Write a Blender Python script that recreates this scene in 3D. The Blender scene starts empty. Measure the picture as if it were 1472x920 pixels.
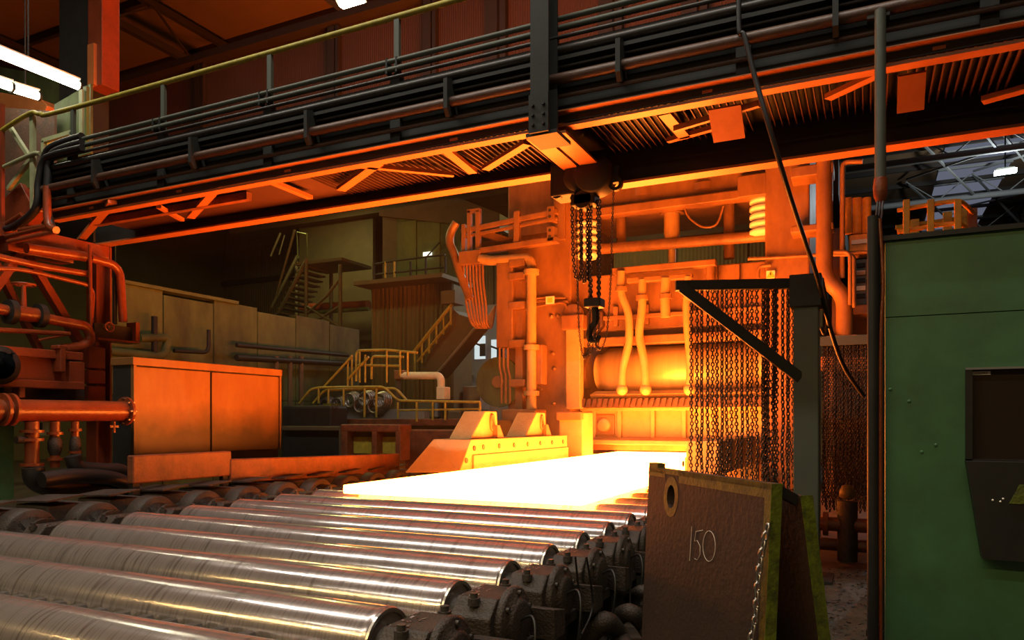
import bpy, bmesh, math, random
from mathutils import Vector, Matrix
random.seed(7)
scene = bpy.context.scene
COL = scene.collection
R = math.radians

# ------------------------------------------------------------------ camera
F, CX, HY, EYE = 1070.0, 736.0, 605.0, 1.75
YAW = math.atan(514 / 1070)
CS, SN = math.cos(YAW), math.sin(YAW)
cam = bpy.data.cameras.new('camera')
cam.lens = 36 * F / 1472
cam.sensor_width = 36
cam.shift_y = (HY - 460) / 1472
cam.clip_end = 200
camera = bpy.data.objects.new('camera', cam)
COL.objects.link(camera)
camera.location = (0, 0, EYE)
camera.rotation_euler = (R(90), 0, YAW)
scene.camera = camera

def at(px, py, X=None, Y=None, Z=None):
    """world point on the plane X=, Y= or Z= behind a measured point of the photograph"""
    u, v = (px - CX) / F, (HY - py) / F
    d = (-SN + CS * u, CS + SN * u, v)
    t = X / d[0] if X is not None else Y / d[1] if Y is not None else (Z - EYE) / d[2]
    return Vector((d[0] * t, d[1] * t, EYE + d[2] * t))

# ------------------------------------------------------------------ world, exposure
world = bpy.data.worlds.new('hall_air')
scene.world = world
world.use_nodes = True
world.node_tree.nodes['Background'].inputs[0].default_value = (0.02, 0.016, 0.010, 1)
world.node_tree.nodes['Background'].inputs[1].default_value = 0.15
vs = scene.view_settings
vs.view_transform = 'Standard'; vs.look = 'None'; vs.gamma = 1; vs.use_curve_mapping = False
vs.exposure = 0.0
scene.cycles.max_bounces = 6
scene.cycles.sample_clamp_indirect = 6

HOT = (54.0, 10.8, 1.15)          # radiance of the hot plate

def lamp(name, loc, col, power, size, size_y=None, rot=(0, 0, 0)):
    l = bpy.data.lights.new(name, 'AREA')
    l.energy = power; l.color = col; l.size = size
    if size_y: l.shape = 'RECTANGLE'; l.size_y = size_y
    o = bpy.data.objects.new(name, l); COL.objects.link(o)
    o.location = loc; o.rotation_euler = rot
    return o
# rows of hall lamps under the roof (bare lights added out of view, no housings)
ADDED_HALL_LIGHTS = [(x, y, 12.6) for y in (-5.0, 4.2) for x in (-12.5, -9, -5.5, -2, 1.5)]
for p in ADDED_HALL_LIGHTS:
    lamp('added_hall_light', (p[0], p[1], p[2] - 0.12), (1, .94, .80), 250 if p[1] > 0 else 95, 3.3, 0.22)
YARD_LAMPS = [(-18, 17, 11.5), (-21, 24, 11.5), (-9, 27, 11.5)]
for p in YARD_LAMPS:
    lamp('yard_lamp_light', (p[0], p[1], p[2] - 0.15), (1, .88, .30), 260, 0.7)
# warm fill lights added unseen behind the camera to brighten the rollers
for x in (-9.6, -6.4, -3.2, 0):
    lamp('camera_side_fill', (x, -1.6, 5.2), (1, .66, .26), 95, 3.2, 0.07, (R(8), 0, 0))
lamp('added_far_bay_light', (-10.5, 25.2, 9.0), (.80, .90, 1), 240, 1.2)  # added cool light imitating daylight in the far bay
bl = bpy.data.lights.new('bay_lamp_light', 'POINT'); bl.energy = 900; bl.color = (.82, .95, 1); bl.shadow_soft_size = .25
blo = bpy.data.objects.new('bay_lamp_light', bl); COL.objects.link(blo); blo.location = at(1445, 248, Z=12.9) - Vector((0, 0, .35))

# ------------------------------------------------------------------ materials
def mat(name, col, rough=.6, metal=0.0, var=None, amt=.5, scale=3.0, bump=.0, bscale=30., stretch=(1, 1, 1), detail=6, spec=None, rvar=0.0):
    m = bpy.data.materials.new(name); m.use_nodes = True
    nt = m.node_tree; N, L = nt.nodes, nt.links
    b = N['Principled BSDF']
    b.inputs['Roughness'].default_value = rough
    b.inputs['Metallic'].default_value = metal
    if spec is not None: b.inputs['Specular IOR Level'].default_value = spec
    b.inputs['Base Color'].default_value = (*col, 1)
    if var or bump:
        g = N.new('ShaderNodeNewGeometry')
        mp = N.new('ShaderNodeMapping'); mp.inputs['Scale'].default_value = stretch
        L.new(g.outputs['Position'], mp.inputs['Vector'])
    if var:
        t = N.new('ShaderNodeTexNoise'); t.inputs['Scale'].default_value = scale; t.inputs['Detail'].default_value = detail
        t.inputs['Roughness'].default_value = .65
        L.new(mp.outputs[0], t.inputs['Vector'])
        r = N.new('ShaderNodeValToRGB')
        r.color_ramp.elements[0].position = .5 - .22; r.color_ramp.elements[1].position = .5 + .22
        r.color_ramp.elements[0].color = (*col, 1)
        r.color_ramp.elements[1].color = (*[c * (1 - amt) + v * amt for c, v in zip(col, var)], 1)
        L.new(t.outputs['Fac'], r.inputs['Fac']); L.new(r.outputs['Color'], b.inputs['Base Color'])
        if rvar:
            mr = N.new('ShaderNodeMapRange')
            mr.inputs['To Min'].default_value = rough - rvar; mr.inputs['To Max'].default_value = rough + rvar
            L.new(t.outputs['Fac'], mr.inputs['Value']); L.new(mr.outputs[0], b.inputs['Roughness'])
    if bump:
        t2 = N.new('ShaderNodeTexNoise'); t2.inputs['Scale'].default_value = bscale; t2.inputs['Detail'].default_value = 4
        L.new(mp.outputs[0], t2.inputs['Vector'])
        bp = N.new('ShaderNodeBump'); bp.inputs['Strength'].default_value = bump; bp.inputs['Distance'].default_value = .02
        L.new(t2.outputs['Fac'], bp.inputs['Height']); L.new(bp.outputs[0], b.inputs['Normal'])
    return m

def emit(name, col, strength):
    m = bpy.data.materials.new(name); m.use_nodes = True
    nt = m.node_tree; nt.nodes.remove(nt.nodes['Principled BSDF'])
    e = nt.nodes.new('ShaderNodeEmission'); e.inputs[0].default_value = (*col, 1); e.inputs[1].default_value = strength
    nt.links.new(e.outputs[0], nt.nodes['Material Output'].inputs['Surface'])
    return m

def roller_mat():
    m = mat('turned_steel', (.40, .36, .33), .30, .78)
    N, L = m.node_tree.nodes, m.node_tree.links
    b = N['Principled BSDF']
    oi = N.new('ShaderNodeObjectInfo')
    tc = N.new('ShaderNodeTexCoord')
    add = N.new('ShaderNodeVectorMath'); add.operation = 'MULTIPLY_ADD'
    add.inputs[1].default_value = (1, .03, .03)
    cmb = N.new('ShaderNodeCombineXYZ')
    mul = N.new('ShaderNodeMath'); mul.operation = 'MULTIPLY'; mul.inputs[1].default_value = 37
    L.new(oi.outputs['Random'], mul.inputs[0]); L.new(mul.outputs[0], cmb.inputs[0])
    L.new(tc.outputs['Object'], add.inputs[0]); L.new(cmb.outputs[0], add.inputs[2])
    # broad wear bands
    n1 = N.new('ShaderNodeTexNoise'); n1.noise_dimensions = '3D'; n1.inputs['Scale'].default_value = 1.6; n1.inputs['Detail'].default_value = 8; n1.inputs['Roughness'].default_value = .72
    L.new(add.outputs[0], n1.inputs['Vector'])
    r1 = N.new('ShaderNodeValToRGB')
    e = r1.color_ramp.elements
    e[0].position, e[0].color = .30, (.46, .41, .39, 1)
    e[1].position, e[1].color = .70, (.64, .61, .60, 1)
    L.new(n1.outputs['Fac'], r1.inputs['Fac'])
    # thin turned rings
    n2 = N.new('ShaderNodeTexNoise'); n2.inputs['Scale'].default_value = 7; n2.inputs['Detail'].default_value = 2
    L.new(add.outputs[0], n2.inputs['Vector'])
    r2 = N.new('ShaderNodeValToRGB')
    e = r2.color_ramp.elements
    e[0].position, e[0].color = .490, (1, 1, 1, 1)
    e[1].position, e[1].color = .50, (.25, .22, .2, 1)
    for ps, cl in ((.512, 1), (.42, 1), (.432, .3), (.444, 1), (.56, 1), (.572, .35), (.584, 1)):
        x = r2.color_ramp.elements.new(ps); x.color = (cl, cl, cl, 1)
    L.new(n2.outputs['Fac'], r2.inputs['Fac'])
    mx = N.new('ShaderNodeMix'); mx.data_type = 'RGBA'; mx.blend_type = 'MULTIPLY'; mx.inputs['Factor'].default_value = .6
    L.new(r1.outputs[0], mx.inputs['A']); L.new(r2.outputs[0], mx.inputs['B'])
    L.new(mx.outputs['Result'], b.inputs['Base Color'])
    mr = N.new('ShaderNodeMapRange'); mr.inputs['From Min'].default_value = .3; mr.inputs['From Max'].default_value = .7
    mr.inputs['To Min'].default_value = .26; mr.inputs['To Max'].default_value = .11
    L.new(n1.outputs['Fac'], mr.inputs['Value']); L.new(mr.outputs[0], b.inputs['Roughness'])
    return m

def corrugated(name, col, var, pitch=.18, axis='X', depth=.03, rough=.75, amt=.6, scale=.5):
    m = mat(name, col, rough, 0, var, amt, scale, detail=8)
    N, L = m.node_tree.nodes, m.node_tree.links
    g = N.new('ShaderNodeNewGeometry'); w = N.new('ShaderNodeTexWave')
    w.bands_direction = axis; w.inputs['Scale'].default_value = .314 / pitch
    L.new(g.outputs['Position'], w.inputs['Vector'])
    bp = N.new('ShaderNodeBump'); bp.inputs['Strength'].default_value = .8; bp.inputs['Distance'].default_value = depth
    L.new(w.outputs['Fac'], bp.inputs['Height']); L.new(bp.outputs[0], N['Principled BSDF'].inputs['Normal'])
    return m

M = dict(
    hot=emit('white_hot_steel', HOT, 1.0),
    roller=roller_mat(),
    lip=mat('polished_lip', (.55, .52, .46), .3, 1.0),
    iron=mat('sooty_iron', (.030, .027, .026), .55, .2, (.08, .07, .06), .7, 6, .3, 40),
    bridgeiron=mat('sooty_bridge_pipe', (.016, .014, .012), .42, .2, (.05, .045, .04), .6, 6),
    bridgered=mat('sooty_red_pipe', (.055, .024, .013), .45, .1, (.10, .05, .03), .7, 5, .2, 30),
    cast=mat('dusty_cast_iron', (.018, .013, .010), .58, .2, (.070, .053, .042), .75, 5, .5, 60),
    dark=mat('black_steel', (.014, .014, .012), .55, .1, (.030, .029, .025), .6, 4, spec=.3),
    rubber=mat('black_rubber', (.009, .008, .0075), .5),
    chain=mat('chain_steel', (.03, .024, .021), .45, .6, (.08, .065, .055), .6, 9),
    shiny_chain=mat('bright_chain', (.45, .44, .42), .35, 1.0),
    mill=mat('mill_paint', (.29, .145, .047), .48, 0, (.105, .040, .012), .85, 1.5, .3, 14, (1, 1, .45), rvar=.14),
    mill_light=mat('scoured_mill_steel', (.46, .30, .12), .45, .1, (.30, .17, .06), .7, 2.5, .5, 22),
    mill_dark=mat('dark_mill_steel', (.060, .022, .010), .55, 0, (.03, .012, .007), .7, 3, .3, 20),  # colour deepened for the shaded slot above the roll
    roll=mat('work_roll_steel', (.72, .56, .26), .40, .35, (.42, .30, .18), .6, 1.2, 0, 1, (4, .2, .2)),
    red=mat('red_oxide_paint', (.20, .038, .012), .34, 0, (.10, .02, .008), .75, 3, .25, 25, rvar=.1),
    redpipe=mat('lit_edge_reddish', (.21, .046, .013), .30, 0, (.10, .02, .007), .7, 7, .2, 40),
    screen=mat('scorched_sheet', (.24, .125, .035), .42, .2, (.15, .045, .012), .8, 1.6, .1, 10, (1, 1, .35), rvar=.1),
    rustbeam=mat('rusty_plate', (.22, .062, .017), .55, 0, (.05, .016, .008), .9, 4, .4, 25),
    green=mat('green_cabin_paint', (.054, .180, .080), .5, 0, (.032, .09, .036), .9, 2.2, .06, 8),
    postgreen=mat('grey_green_paint', (.060, .070, .050), .55, 0, (.05, .055, .04), .7, 3),
    yellow=mat('worn_yellow_paint', (.40, .33, .03), .5, 0, (.13, .09, .02), .7, 8),
    lime=mat('lime_paint', (.15, .21, .008), .5, 0, (.02, .02, .012), 1.0, 13, .3, 50),
    orangepaint=mat('orange_paint', (.95, .42, .03), .5, 0, (.5, .18, .02), .6, 8),
    board=mat('rusty_board', (.027, .017, .012), .6, .1, (.060, .030, .016), .7, 3.5, .25, 30),
    boardpaint=mat('ochre_worn_paint', (.17, .115, .012), .55, 0, (.05, .032, .018), .9, 12, .3, 40),
    olive=mat('olive_wall_paint', (.10, .14, .035), .7, 0, (.026, .028, .012), 1.0, 1.3, .1, 12, (1, 1, .45)),
    olivelight=mat('olive_panel', (.125, .17, .036), .65, 0, (.05, .06, .02), .9, 1.5, 0, 1, (1, 1, .5)),
    greyolive=mat('pale_olive_paint', (.30, .33, .17), .6, 0, (.16, .17, .09), .6, 5),
    brown=mat('brown_steel', (.10, .075, .033), .7, 0, (.055, .04, .02), .7, 2),
    brownclad=corrugated('brown_cladding', (.14, .105, .04), (.08, .058, .025), .16, 'X'),
    screenclad=corrugated('rust_brown_cladding', (.085, .033, .014), (.04, .016, .008), .055, 'X', .008),
    roof=mat('brown_roof_sheet', (.16, .085, .035), .8, 0, (.09, .05, .025), .7, .3),
    truss=mat('brown_truss_steel', (.022, .014, .009), .7),
    floor=mat('mill_scale_floor', (.045, .036, .028), .45, .1, (.11, .085, .06), .8, 2.5, .9, 9, rvar=.15),
    wood=mat('grey_sheet', (.19, .19, .18), .7, 0, (.14, .13, .12), .6, .7),
    white=mat('white_enamel', (.82, .80, .70), .4),
    whitepipe=mat('cream_lagging', (.75, .66, .45), .5, 0, (.5, .38, .2), .5, 8),
    ink=mat('black_ink', (.02, .02, .02), .6),
    yellowprint=mat('yellow_print', (.75, .52, .05), .5),
    chalk=mat('chalk', (.62, .57, .50), .9),
    glass=mat('dark_cabin_glass', (.03, .022, .018), .18, 0, spec=.6),
    tube=emit('fluorescent_tube', (1, .95, .70), 22.0),
    bulb=emit('lamp_glow', (1, .95, .62), 30.0),
    coldbulb=emit('cold_lamp_glow', (.85, 1, .92), 40.0),
    daylight=emit('daylit_skylight', (.34, .37, .50), .32),
    window=emit('daylit_window', (.80, .95, .95), .75),
    litsign=emit('backlit_panel', (1, .95, .75), 1.6),
    hose=mat('orange_hose', (.30, .14, .05), .4, 0, (.18, .07, .025), .5, 10),
    swarf=mat('steel_swarf', (.30, .28, .27), .35, .9),
    deckred=mat('sooty_red_primer', (.040, .010, .004), .6, 0, (.05, .015, .01), .8, 2.5),
    redprimer=mat('red_primer_and_lit_lip', (.36, .12, .03), .5, 0, (.22, .06, .015), .6, 4),
)

def darken_low(m, z0, z1):
    """darker colour on the lower part of a sheet, with a ragged upper edge"""
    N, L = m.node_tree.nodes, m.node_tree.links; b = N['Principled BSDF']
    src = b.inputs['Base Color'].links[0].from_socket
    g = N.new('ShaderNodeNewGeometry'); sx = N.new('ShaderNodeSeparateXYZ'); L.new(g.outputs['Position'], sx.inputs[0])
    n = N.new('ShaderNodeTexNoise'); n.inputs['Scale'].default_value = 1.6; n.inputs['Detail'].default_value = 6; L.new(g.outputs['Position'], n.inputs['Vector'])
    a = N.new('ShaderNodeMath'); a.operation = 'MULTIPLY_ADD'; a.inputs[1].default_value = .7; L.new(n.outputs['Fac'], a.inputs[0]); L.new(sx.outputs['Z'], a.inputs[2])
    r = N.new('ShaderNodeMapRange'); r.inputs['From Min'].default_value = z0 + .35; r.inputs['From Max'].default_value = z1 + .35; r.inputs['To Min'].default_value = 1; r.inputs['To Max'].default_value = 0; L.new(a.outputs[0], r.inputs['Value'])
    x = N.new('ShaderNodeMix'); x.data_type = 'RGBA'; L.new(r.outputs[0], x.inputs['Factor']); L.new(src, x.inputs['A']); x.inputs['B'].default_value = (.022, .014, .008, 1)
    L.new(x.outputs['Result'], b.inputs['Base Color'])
darken_low(M['screen'], 1.50, 2.05)  # panel colour darkens towards the bottom

# ------------------------------------------------------------------ mesh helpers
ORIGIN = {}
def V(*a): return Vector(a)

class MB:
    def __init__(s): s.v = []; s.f = []; s.sm = []
    def add(s, vs_, fs, smooth=False):
        o = len(s.v); s.v += [tuple(q) for q in vs_]
        s.f += [tuple(i + o for i in f) for f in fs]; s.sm += [smooth] * len(fs)
        return s
    def box(s, a, b):
        x0, x1 = sorted((a[0], b[0])); y0, y1 = sorted((a[1], b[1])); z0, z1 = sorted((a[2], b[2]))
        return s.add([(x0, y0, z0), (x1, y0, z0), (x1, y1, z0), (x0, y1, z0), (x0, y0, z1), (x1, y0, z1), (x1, y1, z1), (x0, y1, z1)],
                     [(0, 3, 2, 1), (4, 5, 6, 7), (0, 1, 5, 4), (1, 2, 6, 5), (2, 3, 7, 6), (3, 0, 4, 7)])
    def bar(s, p, q, w, h, up=(0, 0, 1)):
        p, q = Vector(p), Vector(q); d = (q - p).normalized(); up = Vector(up)
        if abs(d.dot(up)) > .98: up = Vector((0, 1, 0))
        a = d.cross(up).normalized(); b = a.cross(d)
        c = [(-1, -1), (1, -1), (1, 1), (-1, 1)]
        vs_ = [r + a * (i * w / 2) + b * (j * h / 2) for r in (p, q) for i, j in c]
        return s.add(vs_, [(3, 2, 1, 0), (4, 5, 6, 7), (0, 1, 5, 4), (1, 2, 6, 5), (2, 3, 7, 6), (3, 0, 4, 7)])
    def ibeam(s, p, q, w, h, t=.03, up=(0, 0, 1)):
        p, q = Vector(p), Vector(q); d = (q - p).normalized(); u = Vector(up)
        if abs(d.dot(u)) > .98: u = Vector((0, 1, 0))
        a = d.cross(u).normalized(); b = a.cross(d)
        s.bar(p + b * (h / 2 - t / 2), q + b * (h / 2 - t / 2), w, t, u); s.bar(p - b * (h / 2 - t / 2), q - b * (h / 2 - t / 2), w, t, u)
        return s.bar(p, q, t, h - 2 * t, u)
    def tube(s, path, r, n=10, caps=True, closed=False):
        P = [Vector(p) for p in path]; k = len(P); prev = None; vs_ = []
        rr = r if isinstance(r, (list, tuple)) else [r] * k
        for i in range(k):
            if closed: d = (P[(i + 1) % k] - P[i - 1])
            else: d = (P[min(i + 1, k - 1)] - P[max(i - 1, 0)])
            d.normalize()
            if prev is None:
                a = d.orthogonal().normalized()
            else:
                a = (prev - d * prev.dot(d))
                a = a.normalized() if a.length > 1e-6 else d.orthogonal().normalized()
            prev = a; b = d.cross(a)
            vs_ += [P[i] + (a * math.cos(2 * math.pi * j / n) + b * math.sin(2 * math.pi * j / n)) * rr[i] for j in range(n)]
        fs = []
        for i in range(k if closed else k - 1):
            o, o2 = i * n, ((i + 1) % k) * n
            fs += [(o + j, o + (j + 1) % n, o2 + (j + 1) % n, o2 + j) for j in range(n)]
        s.add(vs_, fs, True)
        if caps and not closed:
            s.add(vs_[:n], [tuple(range(n - 1, -1, -1))]); s.add(vs_[-n:], [tuple(range(n))])
        return s
    def cyl(s, p, q, r, n=24, r2=None): return s.tube([p, q], [r, r if r2 is None else r2], n)
    def ring(s, c, axis, r0, r1, w, n=32):
        """flat ring (washer) of width w along axis"""
        c = Vector(c); d = Vector(axis).normalized(); a = d.orthogonal().normalized(); b = d.cross(a); vs_ = []
        for (r, z) in ((r0, -w / 2), (r1, -w / 2), (r1, w / 2), (r0, w / 2)):
            vs_ += [c + d * z + (a * math.cos(2 * math.pi * j / n) + b * math.sin(2 * math.pi * j / n)) * r for j in range(n)]
        fs = [(i * n + j, i * n + (j + 1) % n, ((i + 1) % 4) * n + (j + 1) % n, ((i + 1) % 4) * n + j) for i in range(4) for j in range(n)]
        return s.add(vs_, fs, False)
    def prism(s, prof, d):
        """polygon prof (3-D points) extruded by vector d"""
        d = Vector(d); n = len(prof); A = [Vector(p) for p in prof]
        return s.add(A + [p + d for p in A], [tuple(range(n - 1, -1, -1)), tuple(range(n, 2 * n))] + [(i, (i + 1) % n, n + (i + 1) % n, n + i) for i in range(n)])
    def lathe(s, c, axis, prof, n=24):
        """prof: list of (along, radius)"""
        c = Vector(c); d = Vector(axis).normalized()
        return s.tube([c + d * z for z, r in prof], [max(r, 1e-4) for z, r in prof], n)
    def sphere(s, c, r, n=12):
        return s.lathe(c, (0, 0, 1), [(-r * math.cos(math.pi * i / 8), r * math.sin(math.pi * i / 8)) for i in range(9)], n)
    def build(s, name, m, parent=None, bevel=0, origin=None):
        me = bpy.data.meshes.new(name)
        o = bpy.data.objects.new(name, me); COL.objects.link(o)
        if parent is not None:
            og = ORIGIN[parent.name]; o.parent = parent; ORIGIN[o.name] = og
        else:
            if origin is None:
                xs = [v[0] for v in s.v]; ys = [v[1] for v in s.v]; zs = [v[2] for v in s.v]
                origin = ((min(xs) + max(xs)) / 2, (min(ys) + max(ys)) / 2, min(zs))
            og = Vector(origin); o.location = og; ORIGIN[o.name] = og
        me.from_pydata([tuple(Vector(v) - og) for v in s.v], [], s.f)
        me.polygons.foreach_set('use_smooth', s.sm)
        bm = bmesh.new(); bm.from_mesh(me)
        if not any(s.sm): bmesh.ops.remove_doubles(bm, verts=bm.verts, dist=1e-5)
        bmesh.ops.recalc_face_normals(bm, faces=bm.faces); bm.to_mesh(me); bm.free()
        me.materials.append(M[m] if isinstance(m, str) else m)
        if bevel:
            b = o.modifiers.new('edge', 'BEVEL'); b.width = bevel; b.segments = 2; b.limit_method = 'ANGLE'; b.angle_limit = R(40)
        return o

def tag(o, label=None, cat=None, group=None, kind=None):
    if label: o['label'] = label
    if cat: o['category'] = cat
    if group: o['group'] = group
    if kind: o['kind'] = kind
    return o
def thing(name, label, cat, loc=(0, 0, 0), group=None):
    o = bpy.data.objects.new(name, None); COL.objects.link(o)
    o.empty_display_size = .2; o.location = loc; ORIGIN[o.name] = Vector(loc)
    return tag(o, label, cat, group, 'thing')
def solo(mb, name, m, label, cat, group=None, bevel=0):
    o = mb.build(name, m, None, bevel); return tag(o, label, cat, group, 'thing')
def struct(mb, name, m):
    return tag(mb.build(name, m), kind='structure')
def copy_tree(o, off, label=None, parent=None):
    c = o.copy(); COL.objects.link(c)
    if parent is None:
        c.location = o.location + Vector(off); ORIGIN[c.name] = Vector(c.location)
        if label: c['label'] = label
    else:
        c.parent = parent; ORIGIN[c.name] = ORIGIN[parent.name]
    for ch in [x for x in o.children]: copy_tree(ch, off, None, c)
    return c
def bend(pts, rad=.12, n=5):
    """polyline with rounded corners"""
    P = [Vector(p) for p in pts]; out = [P[0]]
    for i in range(1, len(P) - 1):
        a, b, c = P[i - 1], P[i], P[i + 1]
        r = min(rad, (a - b).length * .45, (c - b).length * .45)
        p0 = b + (a - b).normalized() * r; p1 = b + (c - b).normalized() * r
        for k in range(n + 1):
            t = k / n; out.append(p0 * (1 - t) ** 2 + b * (2 * t * (1 - t)) + p1 * t * t)
    out.append(P[-1]); return out
def sag(a, b, drop, n=10):
    a, b = Vector(a), Vector(b)
    return [a.lerp(b, i / n) - Vector((0, 0, drop * 4 * (i / n) * (1 - i / n))) for i in range(n + 1)]
def smoothpath(P, n=6):
    P = [Vector(p) for p in P]; out = []
    for i in range(len(P) - 1):
        p0, p1, p2, p3 = P[max(i - 1, 0)], P[i], P[i + 1], P[min(i + 2, len(P) - 1)]
        for k in range(n):
            t = k / n
            out.append(.5 * ((2 * p1) + (p2 - p0) * t + (2 * p0 - 5 * p1 + 4 * p2 - p3) * t * t + (3 * p1 - p0 - 3 * p2 + p3) * t ** 3))
    out.append(P[-1]); return out
def fbox(mb, px0, px1, py0, py1, Y, dy):
    """upright box whose front lies on plane Y, measured at its middle"""
    pm = (px0 + px1) / 2
    x0, x1 = at(px0, 0, Y=Y).x, at(px1, 0, Y=Y).x
    z1, z0 = at(pm, py0, Y=Y).z, at(pm, py1, Y=Y).z
    return mb.box((x0, Y, z0), (x1, Y + dy, z1))
ORD = ['first', 'second', 'third', 'fourth', 'fifth', 'sixth', 'seventh', 'eighth', 'ninth', 'tenth', 'eleventh', 'twelfth', 'thirteenth', 'fourteenth']

def link_mesh(mb, c, d, side, L=.062, W=.040, r=.0068, n=10, k=5):
    """one oval chain link centred at c, long axis d, opening across 'side'"""
    d = Vector(d).normalized(); sd = Vector(side); sd = (sd - d * sd.dot(d)).normalized()
    pts = []
    h = (L - W) / 2; rr = W / 2 - r
    for i in range(n):
        a = 2 * math.pi * i / n
        x, y = math.cos(a) * rr, math.sin(a) * rr
        y += h if y >= -1e-9 else -h
        pts.append(Vector(c) + sd * x + d * y)
    mb.tube(pts, r, k, closed=True)
def chain_along(mb, path, L=.062, W=.040, r=.0068, side=(1, .3, 0), n=10, k=5):
    P = [Vector(p) for p in path]; pitch = L - 2.2 * r
    seg = [(P[i + 1] - P[i]).length for i in range(len(P) - 1)]; tot = sum(seg); t = 0; i = 0; acc = 0; q = 0
    while t < tot:
        while i < len(seg) - 1 and acc + seg[i] < t: acc += seg[i]; i += 1
        d = (P[i + 1] - P[i]).normalized(); c = P[i] + d * (t - acc)
        s0 = Vector(side); s0 = (s0 - d * s0.dot(d)).normalized()
        if q % 2: s0 = d.cross(s0)
        link_mesh(mb, c, d, s0, L, W, r, n, k)
        t += pitch; q += 1
    return mb

# ================================================================== the hall (setting)
struct(MB().box((-34, -14, -.3), (16, 72, 0)), 'floor', 'floor')
ceiling = struct(MB().box((-34, -14, 15), (16, 72, 15.2)), 'ceiling', 'roof')
struct(MB().box((-34.3, -14, 0), (-34, 72, 15)), 'wall_left', 'brownclad')
struct(MB().box((16, -14, 0), (16.3, 72, 15)), 'wall_right', 'brownclad')
struct(MB().box((-34, -14.3, 0), (16, -14, 15)), 'wall_front', 'brownclad')
struct(MB().box((-34, 72, 0), (16, 72.3, 15)), 'wall_back', 'brownclad')
# brown partition behind the mill
part_wall = struct(MB().box((-34, 32, 0), (-1.5, 32.3, 15)), 'wall_partition', 'brown')
for i in range(11):
    x0 = -34 + i * 2.95
    MB().box((x0 + .05, 31.9, .1), (x0 + 2.9, 32, 14.9)).build('panel', 'brownclad', part_wall)
for i, z in enumerate((5.2, 9.6)):
    MB().box((-34, 31.7, z), (-1.6, 31.9, z + .25)).build('rail', 'truss', part_wall)
# hot haze hanging over the plate and the mill
hz_ = bpy.data.materials.new('hot_haze'); hz_.use_nodes = True
nt_ = hz_.node_tree; nt_.nodes.remove(nt_.nodes['Principled BSDF'])
sc_v = nt_.nodes.new('ShaderNodeVolumeScatter'); sc_v.inputs['Density'].default_value = .0009; sc_v.inputs['Anisotropy'].default_value = .35
sc_v.inputs['Color'].default_value = (.95, .93, .9, 1)
nt_.links.new(sc_v.outputs[0], nt_.nodes['Material Output'].inputs['Volume'])
hz_o = MB().box((-15.3, 9.1, .02), (-.9, 28.5, 6.9)).build('haze', hz_)
tag(hz_o, 'thin hot haze hanging over the glowing plate and the mill', kind='stuff')
# roof steel
for k in range(24):
    y = -12 + k * 3.1
    if y > 8: MB().box((-33.9, y, 14.75), (15.9, y + .16, 15)).build('purlin', 'truss', ceiling)
for i, x in enumerate((-26.5, -20, -13.5, 8.2)):
    t = tag(thing('roof_truss', None, None, (x, 40, 13.4)), kind='structure')
    MB().bar((x, 6, 13.5), (x, 71, 13.5), .2, .22).bar((x, 6, 14.65), (x, 71, 14.65), .18, .2).build('chord', 'truss', t)
    mb = MB(); y = 7
    while y < 68:
        mb.bar((x, y, 14.6), (x, y + 1.5, 13.5), .06, .06); mb.bar((x, y + 1.5, 13.5), (x, y + 3, 14.6), .06, .06); y += 3
    mb.build('bracing', 'truss', t)
# skylight strip on the right, with tube girders and cross bracing below it
sky = struct(MB().box((3.3, 28, 14.93), (6.5, 66, 14.98)), 'window_1', 'daylight')
for k in range(14):
    y = 28 + k * 2.8
    MB().box((3.25, y, 14.82), (6.55, y + .12, 14.94)).build('glazing_bar', 'wood', sky)
for y in (31.0, 38.5, 46.0, 54.0, 62.0):
    t = tag(thing('roof_brace', None, None, (2, y, 13)), kind='structure')
    MB().tube([(-1, y, 13.6), (15, y, 13.6)], .16, 8).build('tube_girder', 'wood', t)
    mb = MB()
    for x in (1.8, 4.9):
        mb.bar((x, y, 14.8), (x + 3.1, y + 7, 13.6), .09, .09); mb.bar((x + 3.1, y, 13.6), (x, y + 7, 14.8), .09, .09)
        mb.bar((x + 1.5, y, 13.6), (x + 3.0, y, 14.8), .05, .05); mb.bar((x + 1.5, y, 13.6), (x, y, 14.8), .05, .05)
    mb.build('bracing', 'wood', t)
struct(MB().box((-1.3, 26, 9.0), (-.9, 70, 10.2)), 'beam_runway', 'truss')

# elevated cladding screen behind the bridge
cs = thing('cladding_screen', 'tall rust-brown corrugated cladding screen high up behind the bridge', 'screen wall', (-11, 14, 7.1))
edges = [at(p, 0, Y=14).x for p in (150, 292, 484, 622, 716, 880, 1000, 1140)]
for i, (a, b) in enumerate(zip(edges, edges[1:])):
    MB().box((a + .12, 14, 7.15), (b - .12, 14.06, 11.0)).build('cladding_sheet', 'screenclad', cs)
for i, a in enumerate(edges):
    w = .16 if i < 4 else .24
    MB().box((a - w, 13.85, 7.1), (a + w * .2, 13.99, 11.0)).box((a + w * .45, 13.85, 7.1), (a + w, 13.99, 11.0)).build('post', 'truss', cs)
MB().box((edges[0] - .1, 13.7, 11.0), (edges[-1], 14.2, 11.18)).build('top_beam', 'truss', cs)
MB().box((edges[0] - .1, 13.7, 6.95), (edges[-1], 14.2, 7.15)).build('bottom_beam', 'truss', cs)
# crane columns carrying it
for i, x in enumerate((edges[0] - .45,)):
    struct(MB().ibeam((x, 14.3, 0), (x, 14.3, 14.9), .4, .5, .04, (0, 1, 0)), 'column_%d' % (i + 1), 'truss')

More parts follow.
